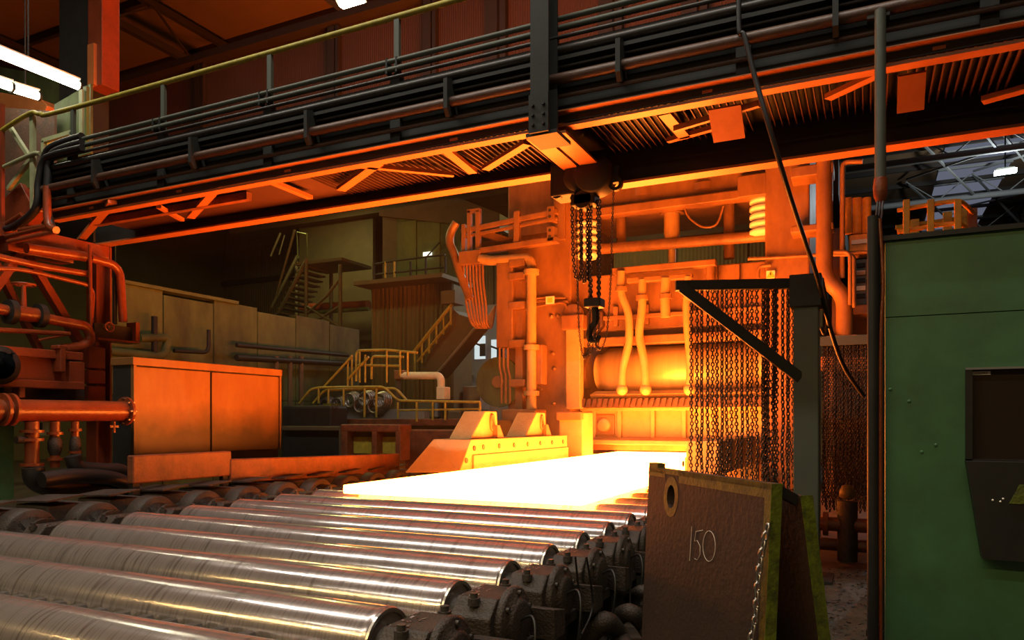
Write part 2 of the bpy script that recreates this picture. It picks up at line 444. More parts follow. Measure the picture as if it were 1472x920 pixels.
def dome_lamp(p, label, m='bulb'):
    t = thing('dome_lamp', label, 'lamp', p)
    MB().lathe(p, (0, 0, 1), [(-.02, .42), (0, .42), (.16, .3), (.3, .12), (.4, .1)]).build('shade', 'wood', t)
    MB().lathe((p[0], p[1], p[2] - .1), (0, 0, 1), [(-.12, .02), (-.08, .2), (0, .36), (.06, .36)]).build('bulb', m, t)
    MB().cyl((p[0], p[1], p[2] + .4), (p[0], p[1], 14.74), .02, 6).build('rod', 'dark', t)
    return t
q = at(505, 1, Z=13.2)
dome_lamp((q.x, q.y, q.z), 'round glowing dome lamp under the roof above the yellow bridge rail')
q = at(1445, 248, Z=12.9)
t = thing('bay_lamp', 'brilliant cold white trough lamp under the skylight beside the green cabin top', 'lamp', q)
MB().bar(q - Vector((.42, .05, 0)), q + Vector((.42, -.05, .03)), .3, .14).build('reflector', 'coldbulb', t)
MB().box((q.x - .35, q.y - .16, q.z + .08), (q.x + .35, q.y + .16, q.z + .2)).build('housing', 'wood', t)
MB().cyl((q.x, q.y, q.z + .2), (q.x, q.y, 14.74), .03, 6).build('rod', 'dark', t)

# ================================================================== roller table
XR, XL, RR, PITCH = -2.34, -7.28, .22, .757
YK = [2.56 + PITCH * k for k in range(14)]
def make_roller(y):
    zc = .75 - RR; L = XR - XL
    t = thing('table_roller', 'polished steel table roller, first counting from the near end', 'roller', ((XR + XL) / 2, y, zc), 'rollers of the roller table')
    b = MB(); prof = [(0, RR - .014), (.012, RR), (.03, RR), (.05, RR)]
    prof += [(x, RR) for x in (.6, 1.2, 1.8, 2.4, 3.0, 3.6, 4.2)]
    prof = sorted(set(prof)); prof += [(L - .10, RR), (L - .03, RR), (L - .012, RR), (L, RR - .014)]
    b.lathe((XL, y, zc), (1, 0, 0), prof, 56); b.build('barrel', 'roller', t)
    for x, s in ((XR, 1), (XL, -1)):
        MB().ring((x + s * .004, y, zc), (1, 0, 0), RR - .03, RR - .008, .016, 40).build('end_lip', 'lip', t)
        MB().ring((x - s * .02, y, zc), (1, 0, 0), .1, RR - .03, .02, 32).build('end_plate', 'iron', t)
        MB().lathe((x, y, zc), (s, 0, 0), [(-.02, .13), (.05, .12), (.06, .10), (.14, .10)], 20).build('neck', 'iron', t)
    return t
def make_bearing(y, side, lab):
    """bearing block beside a roller end; side +1 right, -1 left"""
    zc = .75 - RR; x0 = XR + .10 if side > 0 else XL - .10
    t = thing('bearing_block', lab, 'bearing', (x0, y, 0), 'bearing blocks on the %s side' % ('right' if side > 0 else 'left'))
    w = .27 * side
    pr = [(-.27, .36), (-.27, .60), (-.17, .70), (.17, .70), (.27, .60), (.27, .36)]
    MB().prism([(x0, y + a, z) for a, z in pr], (w, 0, 0)).build('body', 'cast', t, bevel=.012)
    MB().box((x0 - .02 * side, y - .31, .30), (x0 + w + .04 * side, y + .31, .38)).build('foot_plate', 'cast', t, bevel=.006)
    MB().box((x0 + .04 * side, y - .24, 0), (x0 + w - .02 * side, y + .24, .30)).build('pedestal', 'iron', t)
    for a in (-.21, .21):
        MB().cyl((x0 + w * .5, y + a, .62), (x0 + w * .5, y + a, .735), .024, 8).cyl((x0 + w * .5, y + a, .66), (x0 + w * .5, y + a, .705), .038, 6).build('bolt', 'iron', t)
    xe = x0 + w
    MB().lathe((xe, y, zc), (side, 0, 0), [(0, .215), (.035, .215), (.045, .20), (.05, .15), (.075, .14), (.085, .12), (.085, .001)], 32).build('end_cover', 'cast', t)
    for a in range(6):
        an = a * math.pi / 3 + .4
        MB().cyl((xe + .03 * side, y + math.cos(an) * .178, zc + math.sin(an) * .178), (xe + .065 * side, y + math.cos(an) * .178, zc + math.sin(an) * .178), .017, 6).build('cover_bolt', 'iron', t)
    # stepped bracket towards the next block
    MB().prism([(xe - .06 * side, y + .27, .36), (xe - .06 * side, y + .27, .56), (xe - .06 * side, y + .46, .52), (xe - .06 * side, y + .46, .36)], (.24 * side, 0, 0)).build('bracket', 'cast', t, bevel=.006)
    if side > 0:
        MB().tube(smoothpath([(xe + .08, y - .02, zc + .02), (xe + .17, y - .05, zc + .06), (xe + .22, y - .12, zc - .05), (xe + .20, y - .16, .2), (xe + .16, y - .18, .03)]), .009, 6).build('grease_pipe', 'rubber', t)
    rnd = random.Random(int(y * 100)); mb = MB()
    for _ in range(46):   # bright swarf lying in the gap by the roller end
        c = Vector((x0 + side * rnd.uniform(-.07, .12), y + rnd.uniform(-.2, .16), 0)); c.z = .705 if abs(c.y - y) < .17 and (c.x - x0) * side > 0 else rnd.uniform(.55, .66)
        if (c.x - x0) * side < 0: c.z = rnd.uniform(.60, .66)
        a = Vector((rnd.uniform(-1, 1), rnd.uniform(-1, 1), rnd.uniform(-.3, .5))) * .018; b2 = Vector((rnd.uniform(-1, 1), rnd.uniform(-1, 1), rnd.uniform(-.3, .3))) * .010
        mb.add([c - a, c + b2, c + a, c - b2], [(0, 1, 2, 3)])
    tag(mb.build('swarf', 'swarf', t), kind='stuff')
    return t
r0 = make_roller(YK[0]); rb = make_bearing(YK[0], 1, ''); lb = make_bearing(YK[0], -1, '')
for k, y in enumerate(YK):
    off = (0, y - YK[0], 0)
    r = r0 if k == 0 else copy_tree(r0, off); r['label'] = 'polished steel table roller, %s counting from the near end of the table' % ORD[k]
    b = rb if k == 0 else copy_tree(rb, off); b['label'] = 'dusty bearing block at the right end of the %s roller from the near end' % ORD[k]
    l = lb if k == 0 else copy_tree(lb, off); l['label'] = 'dark bearing block at the left end of the %s roller from the near end' % ORD[k]
# drive drums and motor boxes on the left of the table
def make_drum(y):
    zc = .53; x = -7.98
    t = thing('coupling_drum', '', 'drum', (x, y, zc), 'coupling drums of the roller drives')
    MB().lathe((x, y, zc), (1, 0, 0), [(-.13, .26), (-.115, .30), (.10, .30), (.115, .285), (.115, .22), (.09, .2), (.09, .001)], 40).build('drum', 'cast', t)
    MB().cyl((x - .35, y, zc), (x + .28, y, zc), .075, 16).build('shaft', 'iron', t)
    return t
def make_motor(y):
    x0, x1 = -9.0, -8.4
    t = thing('roller_motor', '', 'motor', (-8.7, y, 0), 'roller drive motors')
    MB().box((x0, y - .26, 0), (x1, y + .26, .78)).build('casing', 'iron', t, bevel=.02)
    MB().prism([(x0 - .02, y - .30, .80), (x1 + .06, y - .30, .83), (x1 + .06, y + .12, .87), (x0 - .02, y + .12, .84)], (0, 0, .018)).build('lid', 'cast', t)
    MB().cyl((x1, y, .53), (x1 + .12, y, .53), .12, 16).build('shaft_collar', 'iron', t)
    mb = MB()
    for i in range(6): mb.box((x0 + .06 + i * .09, y - .285, .2), (x0 + .09 + i * .09, y - .255, .7))
    mb.build('cooling_fin', 'iron', t)
    return t
d0, m0 = make_drum(YK[2]), make_motor(YK[2])
for k in range(2, 14):
    off = (0, YK[k] - YK[2], 0)
    d = d0 if k == 2 else copy_tree(d0, off); d['label'] = 'dark coupling drum on the left end of the %s roller from the near end' % ORD[k]
    m_ = m0 if k == 2 else copy_tree(m0, off); m_['label'] = 'black flat-lidded drive motor left of the %s roller from the near end' % ORD[k]
# side girders and aprons
solo(MB().box((-2.36, -1, 0), (-2.06, 14.5, .295)), 'table_girder', 'iron', 'long black girder under the right-hand bearing blocks', 'girder')
solo(MB().box((-7.68, -1, 0), (-7.36, 14.5, .295)), 'table_girder', 'iron', 'long black girder under the left-hand bearing blocks', 'girder')
for j, y in enumerate([YK[0] - PITCH / 2] + [(a + b) / 2 for a, b in zip(YK, YK[1:])]):
    t = thing('apron_plate', 'black apron plate lying before the nearest roller of the table' if j == 0 else 'black apron plate in the gap between the %s and %s roller' % (ORD[j - 1], ORD[j]), 'plate', (-4.85, y, .4), 'aprons between the rollers')
    MB().box((XL + .02, y - .13, .50), (XR - .02, y + .13, .545)).build('plate', 'iron', t)
    MB().box((XL + .02, y - .03, 0), (XR - .02, y + .03, .50)).build('web', 'iron', t)
    if j < 3:
        n = 22
        for i in range(n):
            x = XL + .15 + i * .20
            if x > XR - .7 and j > 0: break
            MB().prism([(x, y + .02, .545), (x + .15, y + .02, .545), (x + .11, y + .02, .60), (x + .04, y + .02, .60)], (0, .09, 0)).build('tooth', 'iron', t)
# hot plate
hp = thing('hot_plate', 'white-hot glowing steel plate lying on the rollers, coming from the mill', 'steel plate', (-4.75, 14, .75))
MB().box((-6.5, 8.18, .755), (-3.02, 20.6, .875)).build('body', 'hot', hp, bevel=.02)

# ------------------------------------------------------------------ side guides by the plate
def guide(x0, x1, y0, y1, z1, label, name='side_guide', wedge=1.0):
    """x0 = face towards the plate, x1 = outer face"""
    t = thing(name, label, 'guide', ((x0 + x1) / 2, (y0 + y1) / 2, .78))
    f = lambda x, w: [(x, y0 - w, .79), (x, y1, .79), (x, y1, z1), (x, y0, z1)]
    A = f(x0, wedge * .45); B = f(x1, wedge)
    MB().add(A + B, [(0, 1, 2, 3), (7, 6, 5, 4), (0, 3, 7, 4), (3, 2, 6, 7), (1, 5, 6, 2), (0, 4, 5, 1)]).build('body', 'mill_light', t, bevel=.015)
    s = 1 if x0 > x1 else -1
    MB().box((x0, y0 + .05, .80), (x0 + s * .04, y1 - .02, z1 - .30)).build('wear_strip', 'mill_light', t, bevel=.01)
    for i in range(7):
        y = y0 + .5 + i * (y1 - y0 - .8) / 6
        MB().cyl((x0, y, z1 - .16), (x0 + s * .02, y, z1 - .16), .05, 10).build('bolt', 'mill', t)
    for a, b in ((.12, .2), (.12, .42), (-.2, .2)):
        MB().cyl((x0, y0 + a, .8 + b), (x0 + s * .02, y0 + a, .8 + b), .05, 10).build('bolt', 'mill_dark', t)
    mb = MB()
    for y in (y0 + .3, y1 - .3):
        MB().box((x0 - (.1 if x0 > x1 else -.1), y - .1, 0), (x1, y + .1, .8)).build('leg', 'iron', t)
    return t
gl = guide(-6.9, -7.75, 12.55, 17.6, 1.39, 'yellow-lit left side guide with two lifting lugs beside the hot plate')
for y in (13.6, 16.2):
    x = -7.05
    lug = [(-7.08, y - .75, 1.39), (-7.08, y - .12, 1.95), (-7.08, y + .40, 1.95), (-7.08, y + .48, 1.39)]
    l = MB().prism(lug, (-.5, 0, 0)).build('lifting_lug', 'mill_light', gl, bevel=.02)
    MB().tube([V(-7.07, y + .16 + .07 * math.cos(a_), 1.72 + .16 * math.sin(a_)) for a_ in [2 * math.pi * i / 16 for i in range(16)]], .03, 6, closed=True).build('lug_eye', 'mill', l)
    MB().prism([(-7.09, y + .22, 1.40), (-7.09, y + .20, 1.66), (-7.09, y + .32, 1.66), (-7.09, y + .52, 1.40)], (.12, 0, 0)).build('hook_plate', 'mill', l)
guide(-2.92, -2.35, 13.2, 18.6, 1.40, 'short right side guide at the plate edge behind the chain curtain', wedge=.1)
# housing nose by the left guide
nose = thing('guide_nose', 'stepped upright guide nose where the left guide meets the mill', 'guide', (-7.4, 18.3, .7))
mb = MB(); mb.box((at(803, 0, Y=18).x, 18, 0), (at(838, 0, Y=18).x, 18.8, at(820, 592, Y=18).z)); mb.build('body', 'mill_light', nose, bevel=.04)
mb = MB(); fbox(mb, 799, 836, 592, 604, 17.9, .6); mb.build('cap', 'mill', nose, bevel=.03)

# ================================================================== rolling mill stand
YM = 20.0
ml = thing('rolling_mill_stand', 'huge orange-lit rolling mill stand with two housing posts over the hot plate', 'rolling mill', (-5, 21, 0))
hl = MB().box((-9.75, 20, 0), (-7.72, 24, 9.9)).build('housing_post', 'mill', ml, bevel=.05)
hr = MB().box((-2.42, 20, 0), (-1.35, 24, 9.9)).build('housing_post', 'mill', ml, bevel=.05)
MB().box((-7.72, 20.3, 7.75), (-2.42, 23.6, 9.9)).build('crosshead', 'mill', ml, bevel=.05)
mb = MB(); mb.box((-7.6, 20.1, 7.55), (-2.5, 20.5, 7.8)); mb.build('crosshead_flange', 'mill', ml, bevel=.03)
# liners, brackets and plates on the left post
mb = MB(); fbox(mb, 813, 834, 470, 588, 19.75, .3); mb.build('liner', 'mill_light', ml, bevel=.03)
mb = MB(); fbox(mb, 806, 838, 452, 474, 19.7, .35); mb.build('liner_cap', 'mill', ml, bevel=.04)
mb = MB(); fbox(mb, 795, 812, 250, 345, 19.9, .15); mb.build('cover_strip', 'mill', ml, bevel=.02)
for (x0, x1, y0, y1) in ((726, 790, 432, 436), (792, 816, 432, 436)):
    mb = MB(); fbox(mb, x0, x1, y0, y1, 19.9, .1); mb.build('ledge', 'mill', ml, bevel=.02)
c = at(822, 451, Y=19.8)
MB().lathe((c.x, 20, c.z), (0, -1, 0), [(0, .30), (.12, .30), (.16, .26), (.16, .001)], 28).build('round_cover', 'mill', ml)
for (x, y) in ((793, 455), (802, 454), (795, 508), (797, 530), (796, 580), (770, 520), (782, 545)):
    c = at(x, y, Y=20)
    MB().lathe(c, (0, -1, 0), [(0, .07), (.06, .06), (.07, .001)], 10).build('boss', 'mill', ml)
def ptube(mb, pts, Y, r, n=10, rad=.2):
    return mb.tube(bend([at(*p, Y=Y) for p in pts], rad), r, n)
for pts in ([(716, 446), (750, 443), (814, 434), (815, 470), (830, 474)], [(726, 470), (726, 436), (775, 428), (812, 428)], [(770, 520), (771, 555), (779, 560)]):
    ptube(MB(), pts, 19.88, .035, 8).build('conduit', 'mill', ml)
# right post fittings
for y0, y1 in ((236, 252), (322, 332)):
    mb = MB(); fbox(mb, 1136, 1198, y0, y1, 19.3, .75); mb.build('pipe_clamp', 'mill', ml, bevel=.03)
for pts in ([(1075, 372), (1100, 371), (1250, 362)], [(1090, 400), (1090, 383), (1108, 381)]):
    ptube(MB(), pts, 19.9, .045, 8).build('conduit', 'mill', ml)
mb = MB(); fbox(mb, 1060, 1102, 250, 282, 20.0, .4); mb.build('corner_plate', 'mill', ml, bevel=.03)

# upper chock / wiper block
ck = thing('upper_chock', 'orange upper chock block with ribs filling the mill window above the roll', 'mill part', (-5, 21, 4.3))
MB().box((-7.68, 20.45, 4.32), (-2.45, 22.5, 5.95)).build('body', 'mill', ck, bevel=.04)
for px in (886, 930, 985, 1028, 1060):
    x = at(px, 0, Y=20.4).x
    MB().box((x - .07, 20.30, 4.45), (x + .07, 20.45, 5.0 if px < 1020 else 5.9)).build('rib', 'mill', ck, bevel=.02)
MB().box((-7.4, 20.28, 4.62), (-2.5, 20.45, 4.74)).build('ledge', 'mill', ck, bevel=.02)
MB().prism([at(820, 470, Y=20.2), at(846, 447, Y=20.2), at(866, 447, Y=20.2), at(866, 468, Y=20.2), at(845, 490, Y=20.2), at(826, 488, Y=20.2)], (0, .5, 0)).build('guide_arm', 'mill_dark', ck, bevel=.03)
# roll
wr = thing('work_roll', 'large bright steel roll lit yellow across the mill window', 'roll', (-4.9, 21.1, 3.2))
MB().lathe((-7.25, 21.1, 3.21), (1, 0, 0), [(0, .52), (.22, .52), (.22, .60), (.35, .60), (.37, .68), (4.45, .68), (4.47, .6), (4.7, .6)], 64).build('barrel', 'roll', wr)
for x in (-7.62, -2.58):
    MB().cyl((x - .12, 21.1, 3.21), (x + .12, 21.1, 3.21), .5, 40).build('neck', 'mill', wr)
# beam above the roll
wb = solo(MB().box((-7.45, 20.15, 3.88), (-2.45, 20.5, 4.12)), 'wiper_beam', 'mill', 'orange wiper beam just above the bright roll', 'beam', bevel=.03)
solo(MB().box((-7.45, 20.6, 4.12), (-2.45, 21.4, 4.32)), 'slot_shade_strip', 'mill_dark', 'dark strip put in for the shaded slot between the chock and the beam above the roll', 'beam')  # dark colour stands in for shade in the recessed slot
# spray header and hoses
sh = thing('spray_header', 'orange spray pipe header with curved hoses hanging before the roll', 'pipe header', (-5.2, 19.8, 2.5))
def hb(mb, a, b, Y, w, h): return mb.bar(at(*a, Y=Y), at(*b, Y=Y), w, h)
hb(MB(), (882, 391), (1030, 378), 19.9, .3, .17).build('upper_bar', 'mill', sh, bevel=.02)
hb(MB(), (902, 404), (996, 397), 19.75, .2, .14).build('lower_bar', 'mill', sh, bevel=.02)
for pts, r in (([(893, 390), (893, 420), (903, 450), (904, 490), (895, 530), (894, 560)], .11), ([(923, 402), (923, 440), (919, 480), (926, 520), (928, 560)], .11), ([(989, 398), (987, 430), (988, 470), (992, 520), (991, 560)], .10), ([(957, 400), (956, 430), (957, 456)], .13)):
    P = smoothpath([at(*p, Y=19.7) for p in pts])
    MB().tube(P, r, 12).build('hose', 'mill_light', sh)
    MB().lathe(P[0] - V(0, 0, .55), (0, 0, 1), [(0, .17), (.12, .17)], 14).build('flange', 'mill', sh)
    if pts[-1][1] > 500:
        e = P[-1]
        MB().sphere(e, .16, 14).build('nozzle', 'mill_light', sh)
MB().tube([at(1022, 380, Y=19.9), at(1022, 400, Y=19.9), at(1025, 410, Y=19.9)], .12, 10).build('stub_pipe', 'mill', sh)
# strip below the roll, toothed bar, front panel
solo(MB().prism([(-7.2, 20.25, 2.35), (-7.2, 20.1, 2.5), (-7.2, 20.6, 2.62), (-7.2, 20.6, 2.35)], (4.75, 0, 0)), 'stripper_bar', 'mill_light', 'bright smooth stripper bar glowing right below the roll', 'bar', bevel=.02)
tb = thing('toothed_guard', 'dark toothed guard bar running across below the bright roll', 'guard bar', (-4.9, 19.9, 2.13))
MB().box((-7.5, 20.0, 2.13), (-2.45, 20.25, 2.34)).build('bar', 'mill_dark', tb)
for i in range(30):
    x = -7.4 + i * .165
    MB().prism([(x, 19.9, 2.14), (x + .10, 19.9, 2.14), (x + .15, 19.9, 2.37), (x + .05, 19.9, 2.37)], (0, .12, 0)).build('tooth', 'mill_dark', tb)
fp = thing('entry_panel', 'framed yellow-lit front panel with a round cover above the hot plate', 'panel', (-4.9, 20.3, 1.05))
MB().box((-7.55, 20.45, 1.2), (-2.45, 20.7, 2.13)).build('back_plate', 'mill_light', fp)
for px in (853, 890, 938, 983, 1025):
    x = at(px, 0, Y=20.3).x
    MB().box((x - .06, 20.28, 1.25), (x + .06, 20.46, 2.1)).build('rib', 'mill_light', fp, bevel=.02)
MB().box((-7.55, 20.25, 2.03), (-2.45, 20.46, 2.13)).build('top_rail', 'mill_light', fp, bevel=.02)
MB().prism([(-7.3, 19.7, 1.10), (-7.3, 19.75, 1.22), (-7.3, 20.46, 1.3), (-7.3, 20.46, 1.10)], (4.8, 0, 0)).build('ledge', 'mill_light', fp, bevel=.02)
MB().box((-7.4, 20.3, .92), (-2.5, 20.5, 1.1)).build('apron', 'mill', fp)
c = at(869, 611, Y=20.4)
MB().box((c.x - .30, 20.38, c.z - .30), (c.x + .30, 20.46, c.z + .30)).build('cover_plate', 'mill', fp, bevel=.03)
MB().lathe((c.x, 20.38, c.z), (0, -1, 0), [(0, .2), (.06, .2), (.09, .16), (.09, .001)], 24).build('round_cover', 'mill_light', fp)
struct(MB().box((-7.7, 19.4, 0), (-2.4, 23.5, .6)), 'slab_mill_base', 'mill_dark')
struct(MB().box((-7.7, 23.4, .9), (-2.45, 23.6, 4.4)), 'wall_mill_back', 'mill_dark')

# cross pipe, screw, cylinders in the upper window
solo(MB().tube([at(850, 359, Y=20.6), at(1103, 339, Y=20.6)], .15, 14), 'cross_pipe', 'mill', 'thick horizontal orange pipe across the open upper mill window', 'pipe')
for px, y0, y1, r, lab in ((893, 262, 352, .14, 'upright orange pipe left of the screw in the upper mill window'), (1048, 258, 372, .15, 'upright orange pipe right of the screw in the upper mill window')):
    solo(MB().tube([at(px, y0, Y=21), at(px, y1, Y=21)], r, 14), 'standpipe', 'mill', lab, 'pipe')
sc = thing('screw_down', 'central screw spindle hanging from the crosshead of the mill', 'spindle', at(966, 375, Y=20.8))
for nm, y0, y1, r, mm in (('nut', 272, 308, .34, 'mill'), ('spindle', 308, 345, .22, 'mill_light'), ('rod', 345, 378, .11, 'roll')):
    MB().cyl(at(966, y1, Y=20.8), at(966, y0, Y=20.8), r, 20).build(nm, mm, sc)
MB().tube(smoothpath([at(982, 292, Y=20.4), at(990, 312, Y=20.4), at(1010, 326, Y=20.4), at(1030, 322, Y=20.4), at(1040, 296, Y=20.4)]), .03, 6).build('cable', 'mill', sc)
for px, y0, y1, lab in ((928, 278, 304, 'short balance cylinder left of the screw under the crosshead'), (1014, 272, 296, 'short balance cylinder right of the screw under the crosshead')):
    t = thing('balance_cylinder', lab, 'cylinder', at(px, y1, Y=20.6))
    MB().cyl(at(px, y1, Y=20.6), at(px, y0, Y=20.6), .31, 22).build('body', 'mill', t)
    MB().cyl(at(px, y1 - 20, Y=20.6), at(px, y0 - 6, Y=20.6), .38, 22).build('flange', 'mill', t)
for px, y0, n, lab in ((845, 318, 5, 'pale ribbed bellows behind the hoist chains'), (1098, 284, 5, 'pale ribbed bellows at the right edge of the upper mill window')):
    t = thing('bellows', lab, 'bellows', at(px, y0 + 40, Y=20.5))
    prof = []
    c0 = at(px, y0 + n * 11, Y=20.5); h = at(px, y0, Y=20.5).z - c0.z
    for i in range(n): prof += [(h * i / n, .22), (h * (i + .25) / n, .36), (h * (i + .7) / n, .36), (h * (i + .95) / n, .22)]
    MB().lathe(c0, (0, 0, 1), prof, 24).build('body', 'white', t)
# signs
def wsign(px0, px1, y0, y1, Y, lab, tri=True):
    t = thing('warning_sign', lab, 'sign', at((px0 + px1) / 2, y1, Y=Y))
    mb = MB(); fbox(mb, px0, px1, y0, y1, Y, .03); mb.build('plate', 'white', t)
    a = at((px0 + px1) / 2, (y0 + y1) / 2, Y=Y - .008); s = .105
    if tri:
        MB().prism([a + V(-s, 0, -s * .8), a + V(s, 0, -s * .8), a + V(0, 0, s)], (0, .006, 0)).build('triangle', 'yellowprint', t)
        MB().prism([a + V(-.015, -.003, -.02), a + V(.015, -.003, -.02), a + V(.015, -.003, .05), a + V(-.015, -.003, .05)], (0, .003, 0)).build('mark', 'ink', t)
        for sx in (-1, 1):
            for sz in (-1, 1): MB().cyl(a + V(sx * .11, 0, sz * .10), a + V(sx * .11, .006, sz * .10), .012, 6).build('screw', 'ink', t)
    else:
        MB().box(a + V(-.075, 0, -.07), a + V(.075, .006, .07)).build('yellow_field', 'yellowprint', t)
wsign(1101.5, 1114, 389, 400, 19.9, 'small white warning sign with a yellow triangle on the right mill post')
wsign(784.5, 796.5, 426, 437, 19.8, 'small pale yellowish sign on the left mill post', False)
# right riser pipe
rp = thing('riser_pipe', 'fat orange riser pipe bending outward beside the right mill post', 'pipe', at(1215, 485, Y=19.4))
MB().tube(bend([at(1185, 226, Y=19.4), at(1185, 400, Y=19.4), at(1214, 425, Y=19.4), at(1214, 486, Y=19.4)], .45, 8), .19, 18).build('pipe', 'mill', rp)
mb = MB(); fbox(mb, 1188, 1232, 482, 490, 19.2, .5); mb.build('base_flange', 'mill', rp)
solo(MB().tube(bend([at(1240, 232, Y=19.5), at(1211, 233, Y=19.5), at(1211, 400, Y=19.5)], .15), .06, 8), 'thin_pipe', 'mill', 'thin upright orange pipe with a side arm right of the riser pipe', 'pipe')
for k, (a, b) in enumerate(((1222, 366), (1228, 370))):
    solo(MB().tube(bend([at(1198, b - 4, Y=19.0 + k * .2), at(a, b - 4, Y=19.0 + k * .2), at(a, b + 72, Y=19.0 + k * .2)], .15), .045, 8), 'copper_line', 'mill', ['inner', 'outer'][k] + ' of two thin bent lines beside the riser pipe', 'pipe')
solo((lambda m: fbox(m, 1196, 1208, 328, 480, 19.8, .6))(MB()), 'duct_column', 'mill_dark', 'dark upright duct right behind the riser pipe', 'duct')
for (x0, x1, y0, y1, Y, mm, nm, lab) in ((1220, 1262, 336, 362, 20.5, 'orangepaint', 'hydraulic_block', 'orange hydraulic block with a pale strip right of the mill'), (1227, 1262, 372, 438, 20.8, 'wood', 'control_cabinet', 'grey control cabinet with wiring right of the riser pipe'), (1205, 1262, 438, 452, 20.2, 'mill', 'cabinet_bracket', 'orange bracket shelf below the grey control cabinet')):
    t = thing(nm, lab, 'machine', at((x0 + x1) / 2, y1, Y=Y))
    mb = MB(); fbox(mb, x0, x1, y0, y1, Y, .8); mb.build('body', mm, t, bevel=.03)
    if nm == 'hydraulic_block':
        mb = MB(); fbox(mb, 1224, 1252, 344, 350, Y - .05, .06); mb.build('strip', 'white', t)
        for px in (1218, 1232, 1246):
            c = at(px, 336, Y=Y + .3); MB().cyl(c, c + V(0, 0, .9), .11, 12).build('accumulator', 'orangepaint', t)
    if nm == 'control_cabinet':
        for i in range(5):
            mb = MB(); fbox(mb, 1230, 1244, 378 + i * 11, 384 + i * 11, Y - .06, .08); mb.build('switch_strip', 'white' if i % 2 else 'dark', t)
solo(MB().box((-1.2, 23, 0), (1.5, 23.3, 5.2)), 'service_wall', 'mill_dark', 'dark service wall behind the cabinet right of the mill', 'wall')
solo(MB().ibeam(at(1178, 474, Y=19) + V(0, 0, -.8), at(1255, 474, Y=19) + V(0, 0, -.8), .3, .3).box((-.95, 18.9, 0), (-.75, 19.1, 3.2)), 'cross_beam', 'mill', 'orange cross beam above the second chain curtain', 'beam')

# left side: cable arm and column pipes
YA = 19.4
ca = thing('hose_carrier', 'orange framework arm with loops of hose reaching left from the mill', 'cable arm', at(720, 480, Y=YA))
hb(MB(), (688, 362), (802, 345), YA, .3, .16).build('lower_rail', 'mill', ca, bevel=.02)
hb(MB(), (688, 353), (802, 336), YA + .35, .12, .16).build('lower_rail', 'mill', ca, bevel=.02)
hb(MB(), (664, 333), (802, 304), YA, .16, .14).build('upper_rail', 'mill', ca, bevel=.02)
hb(MB(), (664, 341), (802, 314), YA, .1, .09).build('upper_rail', 'mill', ca, bevel=.02)
hb(MB(), (688, 333), (738, 349), YA + .2, .1, .22).build('diagonal', 'mill', ca, bevel=.02)
for a, b, y0, y1 in ((671, 676, 302, 362), (683, 689, 302, 362), (738, 746, 303, 352), (663, 668, 322, 362)):
    mb = MB(); fbox(mb, a, b, y0, y1, YA - .1, .15); mb.build('upright', 'mill', ca, bevel=.015)
mb = MB(); fbox(mb, 671, 689, 300, 305, YA - .1, .15); mb.build('top_bar', 'mill', ca)
for y0 in (296, 325):
    mb = MB(); fbox(mb, 786, 796, y0, y0 + 22, YA - .15, .3); p = mb.build('end_plate', 'mill', ca, bevel=.02)
    for yy in (6, 15):
        c = at(790, y0 + yy, Y=YA - .16); MB().cyl(c, c + V(0, .02, 0), .045, 10).build('hole', 'ink', p)
mb = MB(); fbox(mb, 659, 690, 360, 379, YA - .2, .5); mb.build('junction_box', 'mill', ca, bevel=.02)
ptube(MB(), [(690, 372), (705, 375), (762, 371), (765, 388)], YA - .1, .14, 14, .3).build('thick_pipe', 'mill_light', ca)
MB().tube(smoothpath([at(*p, Y=YA) for p in ((656, 320), (648, 335), (647, 350), (653, 365), (662, 395), (676, 430))]), .13, 10).build('cable_chain', 'mill', ca)
for i in range(7):
    x = 666 + i * 4.6
    P = smoothpath([at(x, 376, Y=YA + .02 * i), at(x + 1, 405, Y=YA), at(x + 5, 440, Y=YA), at(x + 12 - i, 464, Y=YA), at(x + 25 - 2 * i, 470, Y=YA + .3), at(712, 440, Y=YA + .5)])
    MB().tube(P, .036, 8).build('hose', 'hose', ca)
solo((lambda m: m.tube([at(741, 236, Y=20.4), at(741, 300, Y=20.4)], .16, 12))(MB()), 'standpipe', 'mill', 'upright orange pipe left of the mill head above the cable arm', 'pipe')
cp = thing('cylinder_column', 'upright orange cylinder column with clamps left of the mill', 'column', at(745, 590, Y=19.3))
mb = MB(); fbox(mb, 713, 737, 376, 500, 19.2, .5); mb.build('box_column', 'mill', cp, bevel=.04)
mb = MB(); fbox(mb, 740, 751, 376, 592, 19.4, .25); mb.build('slide_bar', 'mill', cp, bevel=.02)
for y in (372, 391, 433, 488, 545):
    mb = MB(); fbox(mb, 731, 754, y, y + 11, 19.15, .5); mb.build('clamp', 'mill', cp, bevel=.03)
MB().cyl(at(764, 600, Y=19.2), at(764, 388, Y=19.2), .14, 16).build('piston_tube', 'mill_light', cp)
for y in (388, 496, 562):
    MB().cyl(at(764, y + 7, Y=19.2), at(764, y, Y=19.2), .22, 16).build('flange', 'mill_light', cp)
mb = MB(); fbox(mb, 766, 779, 495, 552, 19.3, .4); mb.build('side_bracket', 'mill', cp, bevel=.03)
for x in (718, 724, 730): ptube(MB(), [(x, 500), (x, 530), (x + 3, 540), (x + 3, 580)], 19.2, .035, 8).build('thin_line', 'mill', cp)
c = at(716, 549, Y=19.9)
t = thing('hand_wheel_disc', 'big olive disc partly hidden behind the cylinder column', 'disc', (c.x, 19.9, c.z))
MB().lathe(c, (0, 1, 0), [(0, .75), (.12, .75), (.12, .001)], 32).build('disc', 'olive', t)
MB().lathe(c - V(0, .06, 0), (0, 1, 0), [(0, .18), (.07, .18)], 20).build('hub', 'mill', t)

